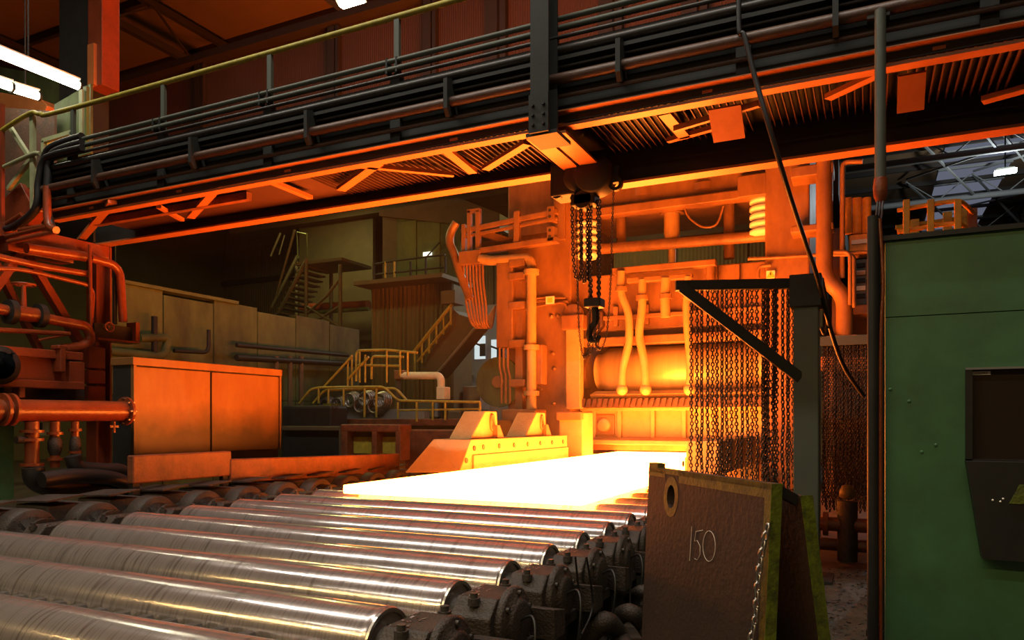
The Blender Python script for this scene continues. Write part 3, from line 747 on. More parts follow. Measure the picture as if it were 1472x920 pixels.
# ================================================================== chain curtains
GP, GE = V(-.62, 8.9, 0), V(-1.93, 8.44, 0)
gd = (GE - GP).normalized(); gn = V(-gd.y, gd.x, 0)
cc = thing('chain_curtain', 'chain curtain hanging from a dark triangular gate arm before the mill', 'chain curtain', GP)
mb = MB(); mb.box((-.76, 8.76, 0), (-.50, 9.02, 3.02)); mb.build('post', 'postgreen', cc, bevel=.012)
MB().box((-.80, 8.72, 3.0), (-.47, 9.05, 3.36)).build('post_head', 'dark', cc, bevel=.012)
MB().box((-.9, 8.6, 0), (-.36, 9.18, .03)).build('foot_plate', 'dark', cc)
MB().bar(GP + gd * .12 + V(0, 0, 3.28), GE + gd * .06 + V(0, 0, 3.28), .11, .11).build('arm', 'dark', cc, bevel=.006)
MB().bar(GE + V(0, 0, 3.25) + gn * .09, GP + gd * .10 + V(0, 0, 2.22) + gn * .09, .05, .12).build('brace', 'dark', cc, bevel=.006)
def strand(n_links, seed, side):
    mb = MB(); rnd = random.Random(seed); ph = rnd.uniform(0, 6)
    pts = [V(.012 * math.sin(i * .35 + ph) * (i / n_links), .008 * math.sin(i * .21 + ph), -i * .040) for i in range(n_links)]
    return chain_along(mb, pts, .060, .050, .0088, side, 10, 4)
STR = []
for i in range(4):
    mb = strand(72 + i, i, gd.lerp(gn, .35 * (i - 1.5)))
    me = bpy.data.meshes.new('chain_strand')
    me.from_pydata(mb.v, [], mb.f); me.polygons.foreach_set('use_smooth', [True] * len(mb.f)); me.materials.append(M['chain']); STR.append(me)
rnd = random.Random(5)
def hang(parent, p, me, sc=1.0):
    o = bpy.data.objects.new('chain_strand', me); COL.objects.link(o); o.parent = parent
    o.location = p - ORIGIN[parent.name]; o.scale = (1, 1, sc); o.rotation_euler = (0, 0, 0)
    ORIGIN[o.name] = p
s = .10; k = 0; Lg = (GE - GP).length
while s < Lg - .09:
    lay = 0 if k % 4 else -.03
    hang(cc, GP + gd * s + gn * (lay - .01 + rnd.uniform(-.01, .01)) + V(0, 0, 3.215 + rnd.uniform(-.02, .01)), STR[k % 4], rnd.uniform(.97, 1.02))
    s += .054 + rnd.choice((0, .006, .012, -.006)) ; k += 1
for i in range(7):
    a = rnd.uniform(.14, .55)
    hang(cc, GP + gd * a + gn * -.07 + V(0, 0, 3.2), STR[(k + i) % 4], rnd.uniform(.95, 1.0))
# second curtain, further back
c2 = thing('chain_curtain', 'dense second chain curtain between the gate post and the green cabin', 'chain curtain', (0, 12, 0))
MB().bar((-.75, 12, 2.93), (1.6, 12, 2.93), .14, .14).build('arm', 'postgreen', c2, bevel=.006)
for x in (-.72, 1.5): MB().box((x - .06, 11.94, 0), (x + .06, 12.06, 2.87)).build('post', 'dark', c2)
for i in range(40):
    hang(c2, V(-.62 + i * .0255, 12 + (.03 if i % 2 else -.03), 2.87), STR[i % 4], .84)

# ================================================================== A-frame board
A, B = V(-1.36, 5.0, 0), V(-.44, 3.92, 0)
bd = (B - A).normalized(); bn = V(bd.y, -bd.x, 0)
if bn.y > 0: bn = -bn
bo = thing('barrier_board', 'rust-brown steel barrier board with chalk number and worn ochre edges', 'board', (A + B) / 2)
T = 1.435; lean = .07; Lb = (B - A).length; th = .055
def bp(s, z, off=0.0): return A + bd * s + bn * (lean * (1 - z / T) + off) + V(0, 0, z)
# plate with an oval hole: built as a ring of quads around the hole
hc = (.34, T - .17); hole = [(hc[0] + .055 * math.cos(a), hc[1] + .075 * math.sin(a)) for a in [2 * math.pi * i / 16 for i in range(16)]]
out = []
for i in range(16):
    a = 2 * math.pi * i / 16; dx, dz = math.cos(a), math.sin(a)
    tt = min((Lb - hc[0]) / dx if dx > 1e-6 else (-hc[0] / dx if dx < -1e-6 else 9e9), (T - hc[1]) / dz if dz > 1e-6 else (-(hc[1]) / dz if dz < -1e-6 else 9e9))
    out.append((hc[0] + dx * tt, hc[1] + dz * tt))
corners = [(Lb, T), (0, T), (0, 0), (Lb, 0)]
mb = MB(); fr = [bp(*p) for p in hole] + [bp(*p) for p in out]; n0 = len(fr)
bk = [bp(p[0], p[1], -th) for p in hole] + [bp(p[0], p[1], -th) for p in out]
fs = []
for i in range(16):
    j = (i + 1) % 16
    fs += [(i, j, 16 + j, 16 + i), (n0 + j, n0 + i, n0 + 16 + i, n0 + 16 + j), (i, n0 + i, n0 + j, j)]
mb.add(fr + bk, fs)
cf = [bp(*p) for p in corners]; cb = [bp(p[0], p[1], -th) for p in corners]
def side_of(p):
    return [abs(p[0] - Lb) < 1e-6, abs(p[1] - T) < 1e-6, abs(p[0]) < 1e-6, abs(p[1]) < 1e-6]
for i in range(16):   # corner triangles
    j = (i + 1) % 16; a, b = out[i], out[j]
    for q in corners:
        sa, sb, sq = side_of(a), side_of(b), side_of(q)
        if not any(x and y for x, y in zip(sa, sb)) and any(x and y for x, y in zip(sa, sq)) and any(x and y for x, y in zip(sb, sq)):
            mb.add([bp(*a), bp(*q), bp(*b)], [(0, 1, 2)]); mb.add([bp(a[0], a[1], -th), bp(q[0], q[1], -th), bp(b[0], b[1], -th)], [(2, 1, 0)])
mb.add(cf + cb, [(0, 1, 5, 4), (1, 2, 6, 5), (2, 3, 7, 6), (3, 0, 4, 7)])
mb.build('plate', 'board', bo)
e = .0022
def strip(s0, z0, s1, z1, m, nm='painted_edge'):
    MB().prism([bp(s0, z0, e), bp(s1, z0, e), bp(s1, z1, e), bp(s0, z1, e)], bn * -.003).build(nm, m, bo)
strip(.0, T - .055, hc[0] - .10, T, 'boardpaint'); strip(hc[0] + .10, T - .075, Lb, T, 'boardpaint'); strip(Lb - .055, 0, Lb, T - .075, 'boardpaint'); strip(.02, T - .03, Lb, T + .001, 'boardpaint')
mb = MB(); m2 = [(hc[0] + .10 * math.cos(a), hc[1] + .13 * math.sin(a)) for a in [2 * math.pi * i / 16 for i in range(16)]]
mb.add([bp(p[0], p[1], e) for p in hole] + [bp(p[0], min(p[1], T), e) for p in m2], [(i, (i + 1) % 16, 16 + (i + 1) % 16, 16 + i) for i in range(16)]); mb.build('painted_ring', 'boardpaint', bo)
MB().prism([bp(0, T, .0), bp(.13, T, .0), bp(.13, T + .03, .0), bp(0, T + .03, .0)], bn * -th).build('corner_tab', 'boardpaint', bo)
# black/lime right edge
MB().prism([bp(Lb, 0, .004), bp(Lb, T, .004), bp(Lb, T, -th - .004), bp(Lb, 0, -th - .004)], bd * .004).build('lime_edge', 'lime', bo)
# chalk number 150
def stroke(pts): MB().tube([bp(s_, z_, .003) for s_, z_ in pts], .0020, 4).build('chalk_stroke', 'chalk', bo)
X0, Z0 = .43, .83
def num(px, py): return (.30 + (px - 985) / 150 * 1.06, 1.0)
sp = lambda x, y: (x, y)
def sz(px, py):
    # board coordinates (along, height) of a measured mark: intersection of the sight line with the board plane
    u, v = (px - CX) / F, (HY - py) / F
    d = Vector((-SN + CS * u, CS + SN * u, v)); o = Vector((0, 0, EYE))
    n3 = (bp(1, 0) - bp(0, 0)).cross(bp(0, 1) - bp(0, 0)); t = (bp(0, 0) - o).dot(n3) / d.dot(n3); p = o + d * t
    z = p.z; s_ = (p - A).dot(bd); return (s_, z)
stroke([sz(995, 757), sz(994, 775), sz(993, 790), sz(992, 806)])
stroke([sz(1011, 762), sz(1001, 764), sz(999, 778), sz(1003, 777), sz(1007, 785), sz(1007, 797), sz(1003, 805), sz(999, 803)])
stroke([sz(1020 + 9 * math.cos(a), 785 - 22 * math.sin(a)) for a in [2 * math.pi * i / 20 + 1.2 for i in range(21)]])
# rear leg plate
def rpz(s, z, off=0.0): return A + bd * s + bn * (-th - .10 - .20 * (1 - z / 1.40) + off) + V(0, 0, z)
MB().prism([rpz(.05, 0), rpz(Lb + .02, 0), rpz(Lb + .02, 1.37), rpz(.05, 1.37)], bn * -.05).build('rear_plate', 'board', bo)
MB().prism([rpz(Lb + .02, 0, .01), rpz(Lb + .02, 1.375, .01), rpz(Lb + .02, 1.375, -.06), rpz(Lb + .02, 0, -.06)], bd * .004).build('lime_edge', 'lime', bo)
MB().bar(bp(Lb - .04, T - .035, -th - .002), rpz(Lb - .04, 1.345), .05, .05).build('hinge_bar', 'dark', bo)
hcn = solo(chain_along(MB(), smoothpath([bp(Lb - .015, T - .22, .02) + bd * .02, bp(Lb - .02, 1.08, .03), bp(Lb - .035, .9, .035), bp(Lb - .05, .75, .03), bp(Lb - .075, .6, .04), bp(Lb - .085, .4, .03), bp(Lb - .09, .1, .03)], 8), .060, .042, .0075, bd), 'hanging_chain', 'shiny_chain', 'bright chain hanging down the ochre edge of the rust-brown barrier board', 'chain')

# ================================================================== green cabin
YC = 5.2
cab = thing('control_cabin', 'green painted steel control cabin at the right with a dark window', 'cabin', (1.6, 7, 0))
X1, ZT = 3.2, 2.87
xw0, zw1, zw0 = at(1393, 532, Y=YC).x, at(1432, 531, Y=YC).z, at(1432, 663, Y=YC).z
seam = at(1300, 455, Y=YC).z
mb = MB()
mb.box((.09, YC, 0), (xw0, YC + .08, seam - .003)).box((.09, YC, seam + .003), (xw0, YC + .08, ZT))
mb.box((xw0, YC, zw1), (X1, YC + .08, seam - .003)).box((xw0, YC, seam + .003), (X1, YC + .08, ZT)).box((xw0, YC, 0), (X1, YC + .08, zw0))
mb.build('front_sheet', 'green', cab)
MB().box((.09, YC + .08, 0), (.17, 9.0, ZT)).box((X1 - .08, YC + .08, 0), (X1, 9.0, ZT)).box((.09, 8.92, 0), (X1, 9.0, ZT)).build('side_sheet', 'green', cab)
MB().box((.04, YC - .03, ZT), (X1, 9.05, ZT + .03)).build('roof_sheet', 'dark', cab)
MB().box((.0, YC + .01, 0), (.085, YC + .06, ZT)).build('corner_strip', 'dark', cab)
w = MB().box((xw0, YC + .03, zw0), (X1 - .1, YC + .05, zw1)).build('window_pane', 'glass', cab)
fr = MB().box((xw0 - .02, YC - .03, zw0), (xw0 + .015, YC + .03, zw1)).box((xw0 - .02, YC - .03, zw0 - .02), (X1, YC + .03, zw0 + .01)).build('window_frame', 'dark', cab)
MB().box((xw0 - .02, YC - .035, zw1), (X1, YC + .03, zw1 + .012)).build('top_trim', 'wood', cab)
a = at(1397, 534, Y=YC + .02); b = at(1424, 538.5, Y=YC + .02)
lab = MB().box((a.x, YC + .022, b.z), (b.x, YC + .03, a.z)).build('label_strip', 'white', cab)
def text(s, loc, size, m, parent, name='lettering', rot=(math.pi / 2, 0, 0)):
    cu = bpy.data.curves.new(name, 'FONT'); cu.body = s; cu.size = size; cu.extrude = .0006; cu.align_x = 'CENTER'; cu.align_y = 'CENTER'
    tmp = bpy.data.objects.new(name, cu); COL.objects.link(tmp)
    me = bpy.data.meshes.new_from_object(tmp.evaluated_get(bpy.context.evaluated_depsgraph_get())); bpy.data.objects.remove(tmp)
    o = bpy.data.objects.new(name, me); COL.objects.link(o); me.materials.clear(); me.materials.append(M[m]); o.rotation_euler = rot
    o.parent = parent; o.location = Vector(loc) - ORIGIN[parent.name]; ORIGIN[o.name] = ORIGIN[parent.name]
    return o
text('+F23M4.8', ((a.x + b.x) / 2, YC + .0212, (a.z + b.z) / 2), .016, 'ink', lab)
# stained patch dents as slight raised weld scars
for px, py in ((1325, 650), (1345, 640), (1280, 560), (1307, 577)):
    c = at(px, py, Y=YC); MB().lathe(c, (0, -1, 0), [(0, .012), (.004, .010), (.005, .001)], 8).build('weld_dot', 'green', cab)
# black console box below the window
zb0, zb1 = at(1432, 805, Y=YC - .12).z, at(1432, 664, Y=YC - .12).z
xl, xl2 = at(1390, 0, Y=YC - .12).x, at(1413, 0, Y=YC - .12).x
con = thing('console_box', 'black tapering box mounted under the cabin window', 'box', (1.2, YC - .06, zb0))
MB().prism([(xl, YC - .12, zb1), (xl2, YC - .12, zb0), (2.6, YC - .12, zb0), (2.6, YC - .12, zb1)], (0, .12, 0)).build('body', 'dark', con)
c0, c1 = at(1451, 724, Y=YC - .13), at(1475, 697, Y=YC - .13)
MB().prism([(c0.x, YC - .128, c0.z), (c1.x + .05, YC - .128, c0.z), (c1.x + .05, YC - .128, c1.z), (c0.x + .05, YC - .128, c1.z)], (0, .01, 0)).build('green_label', 'lime', con)
for px, py in ((1427, 719), (1438, 721), (1442, 717)):
    c = at(px, py, Y=YC - .12); MB().lathe(c, (0, -1, 0), [(0, .006), (.006, .005), (.007, .001)], 8).build('button', 'white', con)
# corner post and lit edge line beside the cabin
cpst = thing('corner_post', 'dark upright post standing at the left edge of the green cabin', 'post', (.02, YC - .05, 0))
MB().cyl((.02, YC - .06, 0), (.02, YC - .06, 3.02), .034, 14).build('pipe', 'dark', cpst)
for z in (.4, 1.6, 2.6): MB().box((-.02, YC - .03, z), (.08, YC, z + .04)).build('clip', 'dark', cpst)
solo(MB().tube(smoothpath([V(.055, YC - .07, 3.0), V(.075, YC - .07, 2.6), V(.062, YC - .07, 2.1), V(.062, YC - .07, 0.02)]), .011, 8), 'lit_edge_strip', 'redpipe', 'thin reddish line for the lit edge between the post and the green cabin', 'cable')  # reddish tube added in place of the orange light along this edge
# orange railing on the cabin roof
rl = thing('roof_railing', 'orange railing on the roof of the green cabin', 'railing', (.9, 8.4, ZT + .05))
zt = ZT + .03
for i, px in enumerate((1303, 1338, 1377)):
    x = at(px, 0, Y=8.3).x
    MB().box((x - .03, 8.28, zt), (x + .03, 8.34, at(px, 287, Y=8.3).z)).build('post', 'orangepaint', rl, bevel=.008)
x0, x1 = at(1290, 0, Y=8.3).x, at(1380, 0, Y=8.3).x
for py in (292, 324):
    z = at(1340, py, Y=8.3).z
    MB().tube(smoothpath([(x0, 8.36, z - .02), (x0 + .3, 8.36, z + .005), (x1 - .1, 8.36, z + .01), (x1 + .02, 8.38, z), (x1 + .16, 8.75, z - .04)]), .022, 8).build('rail', 'orangepaint', rl)
MB().box((x1 + .11, 8.72, zt), (x1 + .19, 8.80, at(1340, 290, Y=8.3).z)).build('post', 'redpipe', rl)
for px, py in ((1315, 316), (1362, 305), (1384, 300)):
    x = at(px, 0, Y=8.85).x; MB().box((x - .04, 8.82, zt), (x + .04, 8.87, at(px, py, Y=8.85).z)).build('post', 'yellow', rl)
MB().tube([(x0, 8.88, at(1330, 322, Y=8.85).z), (x1 + .1, 8.88, at(1330, 318, Y=8.85).z)], .025, 8).build('rail', 'yellow', rl)

# valve group and pipes on the floor behind the post
vg = thing('floor_valve', 'rusty valve with pipes on the dirty floor behind the second chain curtain post', 'valve', (-.25, 10.2, 0))
MB().cyl((-1.0, 10.2, .45), (1.2, 10.2, .45), .09, 14).build('pipe', 'rustbeam', vg)
MB().cyl((-.25, 10.2, .0), (-.25, 10.2, .75), .12, 14).build('body', 'cast', vg)
MB().lathe((-.25, 10.2, .78), (0, 0, 1), [(0, .05), (.02, .1), (.1, .09), (.16, .06), (.18, .001)], 14).build('cap', 'boardpaint', vg)
for x in (-.5, 0): MB().cyl((x - .03, 10.2, .45), (x + .03, 10.2, .45), .15, 16).build('flange', 'rustbeam', vg)
MB().cyl((-1.0, 10.3, .18), (1.2, 10.3, .18), .08, 14).build('pipe', 'rustbeam', vg)
# thick hoses on the floor by the board
for i, (pts, r) in enumerate((([at(880, 895, Z=.1), at(905, 880, Z=.25), at(930, 905, Z=.1), at(945, 940, Z=.08)], .07), ([at(842, 920, Z=.12), at(870, 893, Z=.28), at(893, 920, Z=.1), at(905, 960, Z=.08)], .075), ([at(905, 862, Z=.15), at(925, 850, Z=.3), at(948, 862, Z=.15)], .06))):
    solo(MB().tube(smoothpath(pts, 8), r, 12), 'floor_hose', 'hose' if False else 'cast', ['thick grey hose curving over the floor left of the barrier board', 'thick grey hose nearest the camera beside the bearing blocks', 'short grey hose bend further back left of the barrier board'][i], 'hose')
for i, pts in enumerate(([(827, 800), (832, 850), (838, 905)], [(843, 800), (852, 870), (836, 912)], [(905, 790), (906, 850), (905, 880)])):
    P = [at(px, py, X=-1.85 + .05 * i) for px, py in pts]
    P = [V(p.x, p.y, max(p.z, .02)) for p in P]
    solo(MB().tube(smoothpath(P), .008, 6), 'lubrication_line', 'rubber', ['thin black line hanging left of the others beside the bearing blocks', 'thin black line with a kink beside the bearing blocks', 'thin black line near the barrier board edge'][i], 'cable')
# scale heap on the floor right of the board
rnd = random.Random(11); mb = MB()
for _ in range(900):
    c = V(rnd.uniform(-1.3, .05), rnd.uniform(5.2, 9.5), rnd.uniform(0, .03)); s_ = rnd.uniform(.008, .035)
    a = V(rnd.uniform(-1, 1), rnd.uniform(-1, 1), rnd.uniform(-.3, .3)) * s_; b2 = V(rnd.uniform(-1, 1), rnd.uniform(-1, 1), rnd.uniform(.1, .6)) * s_
    mb.add([c - a, c + b2, c + a, c - b2 + V(0, 0, s_ * .6)], [(0, 1, 2), (0, 2, 3), (0, 3, 1), (1, 3, 2)])
o = mb.build('mill_scale_debris', 'cast'); tag(o, 'crumbs of mill scale lying on the floor by the gate post', kind='stuff')

# ================================================================== service bridge over the table
YF, YR = 7.5, 9.0
br = thing('service_bridge', 'long dark steel service bridge crossing high over the roller table', 'bridge', (-5, 8.2, 4.6))
XB0, XB1 = -11.75, 2.6
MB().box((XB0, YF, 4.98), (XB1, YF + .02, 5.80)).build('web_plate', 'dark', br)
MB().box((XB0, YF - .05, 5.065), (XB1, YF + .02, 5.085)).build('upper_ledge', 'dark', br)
MB().box((XB0, YF - .11, 5.058), (XB1, YF, 5.070)).build('lit_ledge_lip', 'redprimer', br)  # red colour imitates orange light catching the lip from below
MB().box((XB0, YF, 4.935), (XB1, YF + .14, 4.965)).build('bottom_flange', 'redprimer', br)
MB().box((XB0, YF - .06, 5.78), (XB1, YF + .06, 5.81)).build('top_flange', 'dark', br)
# rear girder: deeper right of the hanger column
MB().box((-12.8, YR, 4.97), (-3.3, YR + .02, 5.85)).build('rear_web', 'dark', br)
MB().box((-12.8, YR - .1, 4.945), (-3.3, YR + .12, 4.972)).build('rear_flange', 'redprimer', br)
MB().box((-3.3, YR, 4.72), (XB1 + 1, YR + .02, 5.85)).build('rear_web', 'dark', br)
MB().box((-3.3, YR - .1, 4.69), (XB1 + 1, YR + .12, 4.722)).build('rear_flange', 'redprimer', br)
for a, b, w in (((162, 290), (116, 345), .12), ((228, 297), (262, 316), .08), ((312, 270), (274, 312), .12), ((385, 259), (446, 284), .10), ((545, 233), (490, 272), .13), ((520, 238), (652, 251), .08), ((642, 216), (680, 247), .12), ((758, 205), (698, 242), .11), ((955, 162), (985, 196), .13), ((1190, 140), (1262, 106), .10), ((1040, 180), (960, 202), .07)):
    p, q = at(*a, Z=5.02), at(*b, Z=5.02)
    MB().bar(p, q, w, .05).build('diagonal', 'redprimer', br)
MB().box((-11.6, YF + .62, 4.99), (-8.2, YF + .72, 5.10)).build('stringer', 'rustbeam', br)
MB().box((XB0, YF + .02, 5.12), (-7.0, YR, 5.14)).build('deck_sheet', 'deckred', br)
for a, b in ((-7.0, -5.1), (-5.1, -3.4), (-2.9, -1.2), (-1.0, .2), (.3, 1.3), (1.4, 2.5)):
    mb = MB(); x = a + .03
    while x < b:
        mb.box((x, YF + .05, 5.10), (x + .012, YR - .02, 5.14)); x += .075
    tag(mb.build('deck_grating', 'deckred', br), kind='stuff')
MB().box((XB0, YF + .02, 5.19), (XB1, YR, 5.2)).build('deck_cover', 'dark', br)
for px0, px1, py0, py1, m in ((1022, 1068, 168, 198, 'redprimer'), (1290, 1330, 120, 162, 'redprimer')):
    a, b = at(px0, py0, Y=7.9), at(px1, py0, Y=7.9); z0 = 4.9
    MB().prism([V(a.x, 7.75, 4.93), V(b.x, 7.75, 4.93), V(b.x, 8.05, 4.70), V(a.x, 8.05, 4.70)], (0, .01, .02)).build('hanging_plate', m, br)
MB().bar((-1.9, 8.0, 4.9), (-1.0, 7.8, 4.93), .05, .06).build('brace', 'redprimer', br)
MB().bar((1.0, 8.6, 4.9), (2.6, 8.1, 4.95), .12, .05).build('brace', 'redprimer', br)
for x in (-10.8, -8.9, -6.9, -4.4, -1.5, .5):
    MB().box((x, YF - .015, 5.0), (x + .10, YF, 5.03)).build('lug', 'redprimer', br)
# handrail with clamps
hr_ = thing('bridge_handrail', 'worn yellow handrail with dark posts along the top of the bridge', 'handrail', (-5, YF, 5.1))
MB().tube(smoothpath([(-14.2, YF, 6.30), (-12.9, YF, 6.62), (-12.25, YF, 6.74), (-12.0, YF, 6.68), (-11.2, YF, 6.63), (-5, YF, 6.63), (2.6, YF, 6.63)], 8), .036, 12).build('top_rail', 'yellow', hr_)
for k in range(8):
    x = -11.2 + 2.02 * k
    MB().box((x - .035, YF - .02, 5.1), (x + .035, YF + .03, 6.60)).build('post', 'postgreen' if k != 4 else 'dark', hr_)
    MB().box((x - .07, YF - .05, 5.1), (x + .07, YF + .04, 5.92)).build('post_foot', 'dark', hr_)
    mb = MB()
    for dx in (-.07, .07): mb.box((x + dx - .012, YF - .13, 5.90), (x + dx + .012, YF - .03, 6.08))
    mb.build('pipe_clamp', 'dark', hr_)
# pipes running along the bridge
def brpipe(nm, z, r, m, lab, y=YF - .1, x0=XB0, x1=XB1):
    return solo(MB().tube([(x0, y, z), (x1, y, z)], r, 10), nm, m, lab, 'pipe')
brpipe('conduit', 6.05, .030, 'postgreen', 'upper of the two bright conduits clamped along the bridge handrail', x0=-11.6, x1=1.2)
brpipe('conduit', 5.95, .034, 'postgreen', 'lower of the two bright conduits clamped along the bridge handrail', x0=-11.6, x1=1.2)
brpipe('bridge_pipe', 5.82, .022, 'bridgeiron', 'thin dark pipe right below the two bright conduits on the bridge', YF - .16)
brpipe('bridge_pipe', 5.70, .048, 'bridgeiron', 'dark grey pipe between the thin pipe and the fat reddish pipe on the bridge', YF - .12)
brpipe('bridge_pipe', 5.38, .058, 'bridgered', 'fat dark reddish pipe along the middle of the bridge side', YF - .16)
brpipe('bridge_pipe', 5.22, .024, 'bridgered', 'thin reddish pipe just above the lowest bridge ledge', YF - .1)
brpipe('bridge_pipe', 5.54, .02, 'bridgeiron', 'thin pale pipe above the fat reddish pipe on the bridge', YF - .08)
solo(MB().box((XB0, YF - .14, 5.59), (XB1, YF - .02, 5.63)), 'cable_tray', 'dark', 'flat black cable tray along the side of the bridge', 'cable tray')
bk = thing('pipe_brackets', 'row of small dark brackets carrying the pipes along the bridge', 'bracket', (-5, YF, 5.15))
for x in [-10.4 + i * 2.02 for i in range(7)]:
    MB().prism([(x, YF, 5.70), (x, YF - .26, 5.62), (x, YF - .26, 5.28), (x, YF - .2, 5.2), (x, YF, 5.3)], (.05, 0, 0)).build('bracket', 'dark', bk)
# hanger column and beams under the bridge
hc_ = thing('hanger_column', 'dark steel hanger column reaching from the roof down to the bridge', 'column', (-3.09, 7.22, 4.7))
MB().ibeam((-3.09, 7.22, 4.76), (-3.09, 7.22, 14.9), .205, .27, .03, (0, 1, 0)).build('column', 'dark', hc_)
MB().box((-3.20, 7.06, 4.74), (-2.98, 7.085, 5.14)).build('splice_plate', 'dark', hc_)
for z in (4.82, 4.92, 5.02):
    for x in (-3.15, -3.03): MB().cyl((x, 7.06, z), (x, 7.03, z), .018, 6).build('bolt', 'dark', hc_)
MB().box((-3.25, 7.1, 4.72), (-2.9, 7.5, 4.76)).build('seat_plate', 'dark', hc_)
MB().box((-3.40, 7.44, 4.84), (-3.20, 8.95, 4.87)).build('lower_flange', 'redprimer', hc_)
MB().box((-3.16, 7.44, 4.84), (-2.94, 8.95, 4.87)).build('lower_flange', 'redprimer', hc_)
MB().box((-3.20, 7.44, 4.87), (-3.16, 8.95, 4.97)).build('web', 'dark', hc_)
# chain hoist
ho = thing('chain_hoist', 'black chain hoist with round gear cases hanging under the bridge', 'hoist', (-3.1, 8.75, 4.4))
hx = lambda px: at(px, 0, Y=8.7).x
hz = lambda py: at(845, py, Y=8.7).z
MB().box((hx(797), 8.55, hz(281)), (hx(835), 8.9, hz(232))).build('trolley_body', 'dark', ho, bevel=.02)
MB().lathe((hx(836), 8.62, hz(257)), (0, -1, 0), [(-.25, .20), (.05, .20), (.09, .17), (.11, .10), (.11, .001)], 36).build('gear_case', 'dark', ho)
MB().lathe((hx(860), 8.50, hz(258)), (0, -1, 0), [(-.25, .235), (.0, .235), (.03, .21), (.03, .001)], 40).build('chain_wheel', 'dark', ho)
for px in (806, 889):
    MB().ring((hx(px), 8.6, hz(274)), (0, 1, 0), .045, .085, .06, 20).build('guide_eye', 'dark', ho)
MB().box((hx(880), 8.58, hz(272)), (hx(893), 8.66, hz(248))).build('guide_arm', 'dark', ho, bevel=.01)
MB().lathe((hx(845), 8.6, hz(292)), (0, -1, 0), [(-.1, .11), (.1, .11)], 20).build('sprocket', 'dark', ho)
MB().box((hx(828), 8.5, hz(300)), (hx(862), 8.72, hz(283))).build('chain_guide', 'dark', ho, bevel=.02)
def hchain(pts, L=.058, W=.050, r=.0105, nm='load_chain', y=8.6):
    return chain_along(MB(), smoothpath([at(*p, Y=y) for p in pts], 6), L, W, r, (1, .3, 0), 10, 4).build(nm, 'chain', ho)
hchain([(822, 285), (823, 330), (824, 365), (827, 395), (832, 402), (835, 392), (835, 340), (834, 300)])
hchain([(829, 290), (829, 340), (830, 400), (831, 440), (833, 480), (837, 508), (841, 514), (845, 500), (848, 450), (848, 430)], .042, .030, .0062, 'hand_chain', 8.55)
hchain([(836, 300), (836, 370), (838, 402), (842, 402), (844, 390), (844, 300)])
hchain([(846, 296), (847, 360), (848, 428)], y=8.62); hchain([(849.5, 296), (849, 360), (850, 428)], y=8.58)
hchain([(859, 290), (860, 360), (860, 428)], y=8.62); hchain([(862, 290), (862, 360), (861.5, 428)], y=8.57)
hchain([(882, 272), (880, 330), (878, 400), (875, 450), (871, 485), (863, 502), (857, 495), (856, 470), (856, 445)], .042, .030, .0062, 'hand_chain', 8.56)
hchain([(847, 445), (847, 480), (849, 508), (853, 490), (855, 470), (857, 500), (860, 495), (861, 445)], .042, .030, .0062, 'hand_chain', 8.6)
bx = at(855, 436, Y=8.6)
MB().box((bx.x - .11, 8.5, bx.z - .055), (bx.x + .10, 8.7, bx.z + .055)).build('hook_block', 'dark', ho, bevel=.015)
P = [at(*p, Y=8.6) for p in ((855, 442), (856, 462), (851, 470), (847, 480), (850, 490), (858, 490), (862, 482))]
MB().tube(smoothpath(P, 6), [.045] * 6 + [.04] * 20 + [.025] * 10 + [.018] , 10).build('hook', 'dark', ho) if len(smoothpath(P, 6)) == 37 else MB().tube(smoothpath(P, 6), .034, 10).build('hook', 'dark', ho)
# pendant pipe at the right with its cable end, hose from the bridge to the gate
pp = thing('drop_pipe', 'dark drop pipe hanging from the bridge in front of the mill sidings', 'pipe', (.085, 7.3, 3.8))
MB().cyl((.085, 7.28, 3.86), (.085, 7.28, 5.35), .046, 14).build('pipe', 'postgreen', pp)
MB().lathe((.085, 7.28, 3.66), (0, 0, 1), [(0, .03), (.06, .055), (.14, .06), (.22, .05)], 14).build('cable_gland', 'redpipe', pp)
for dx in (-.02, .0, .022):
    MB().tube(smoothpath([(.085 + dx, 7.28, 3.7), (.07 + dx, 7.1, 3.5), (.05 + dx, 6.6, 3.3)]), .009, 6).build('cable', 'rubber', pp)
MB().bar((-.02, 7.35, 5.33), (.16, 7.35, 5.33), .1, .05).build('bracket', 'dark', pp)
P = [at(1062, 0, Y=7.28), at(1063, 45, Y=7.28), at(1070, 52, Y=7.28), at(1085, 110, Y=7.3), at(1108, 190, Y=7.32), at(1135, 280, Y=7.6), at(1160, 355, Y=8.3), at(1174, 396, Y=8.5), at(1196, 480, Y=9.2), at(1215, 530, Y=9.6), at(1242, 570, Y=9.8)]
solo(MB().tube(smoothpath(P, 6), .024, 10), 'air_hose', 'rubber', 'long hose drooping from the bridge past the head of the gate post', 'hose')
P = [at(1182, 400, Y=9.1), at(1190, 450, Y=9.1), at(1186, 480, Y=9.1), at(1180, 470, Y=9.1)]
solo(MB().tube(smoothpath(P, 6), .018, 8), 'short_hose', 'rubber', 'short black hose looped right of the gate post head', 'hose')

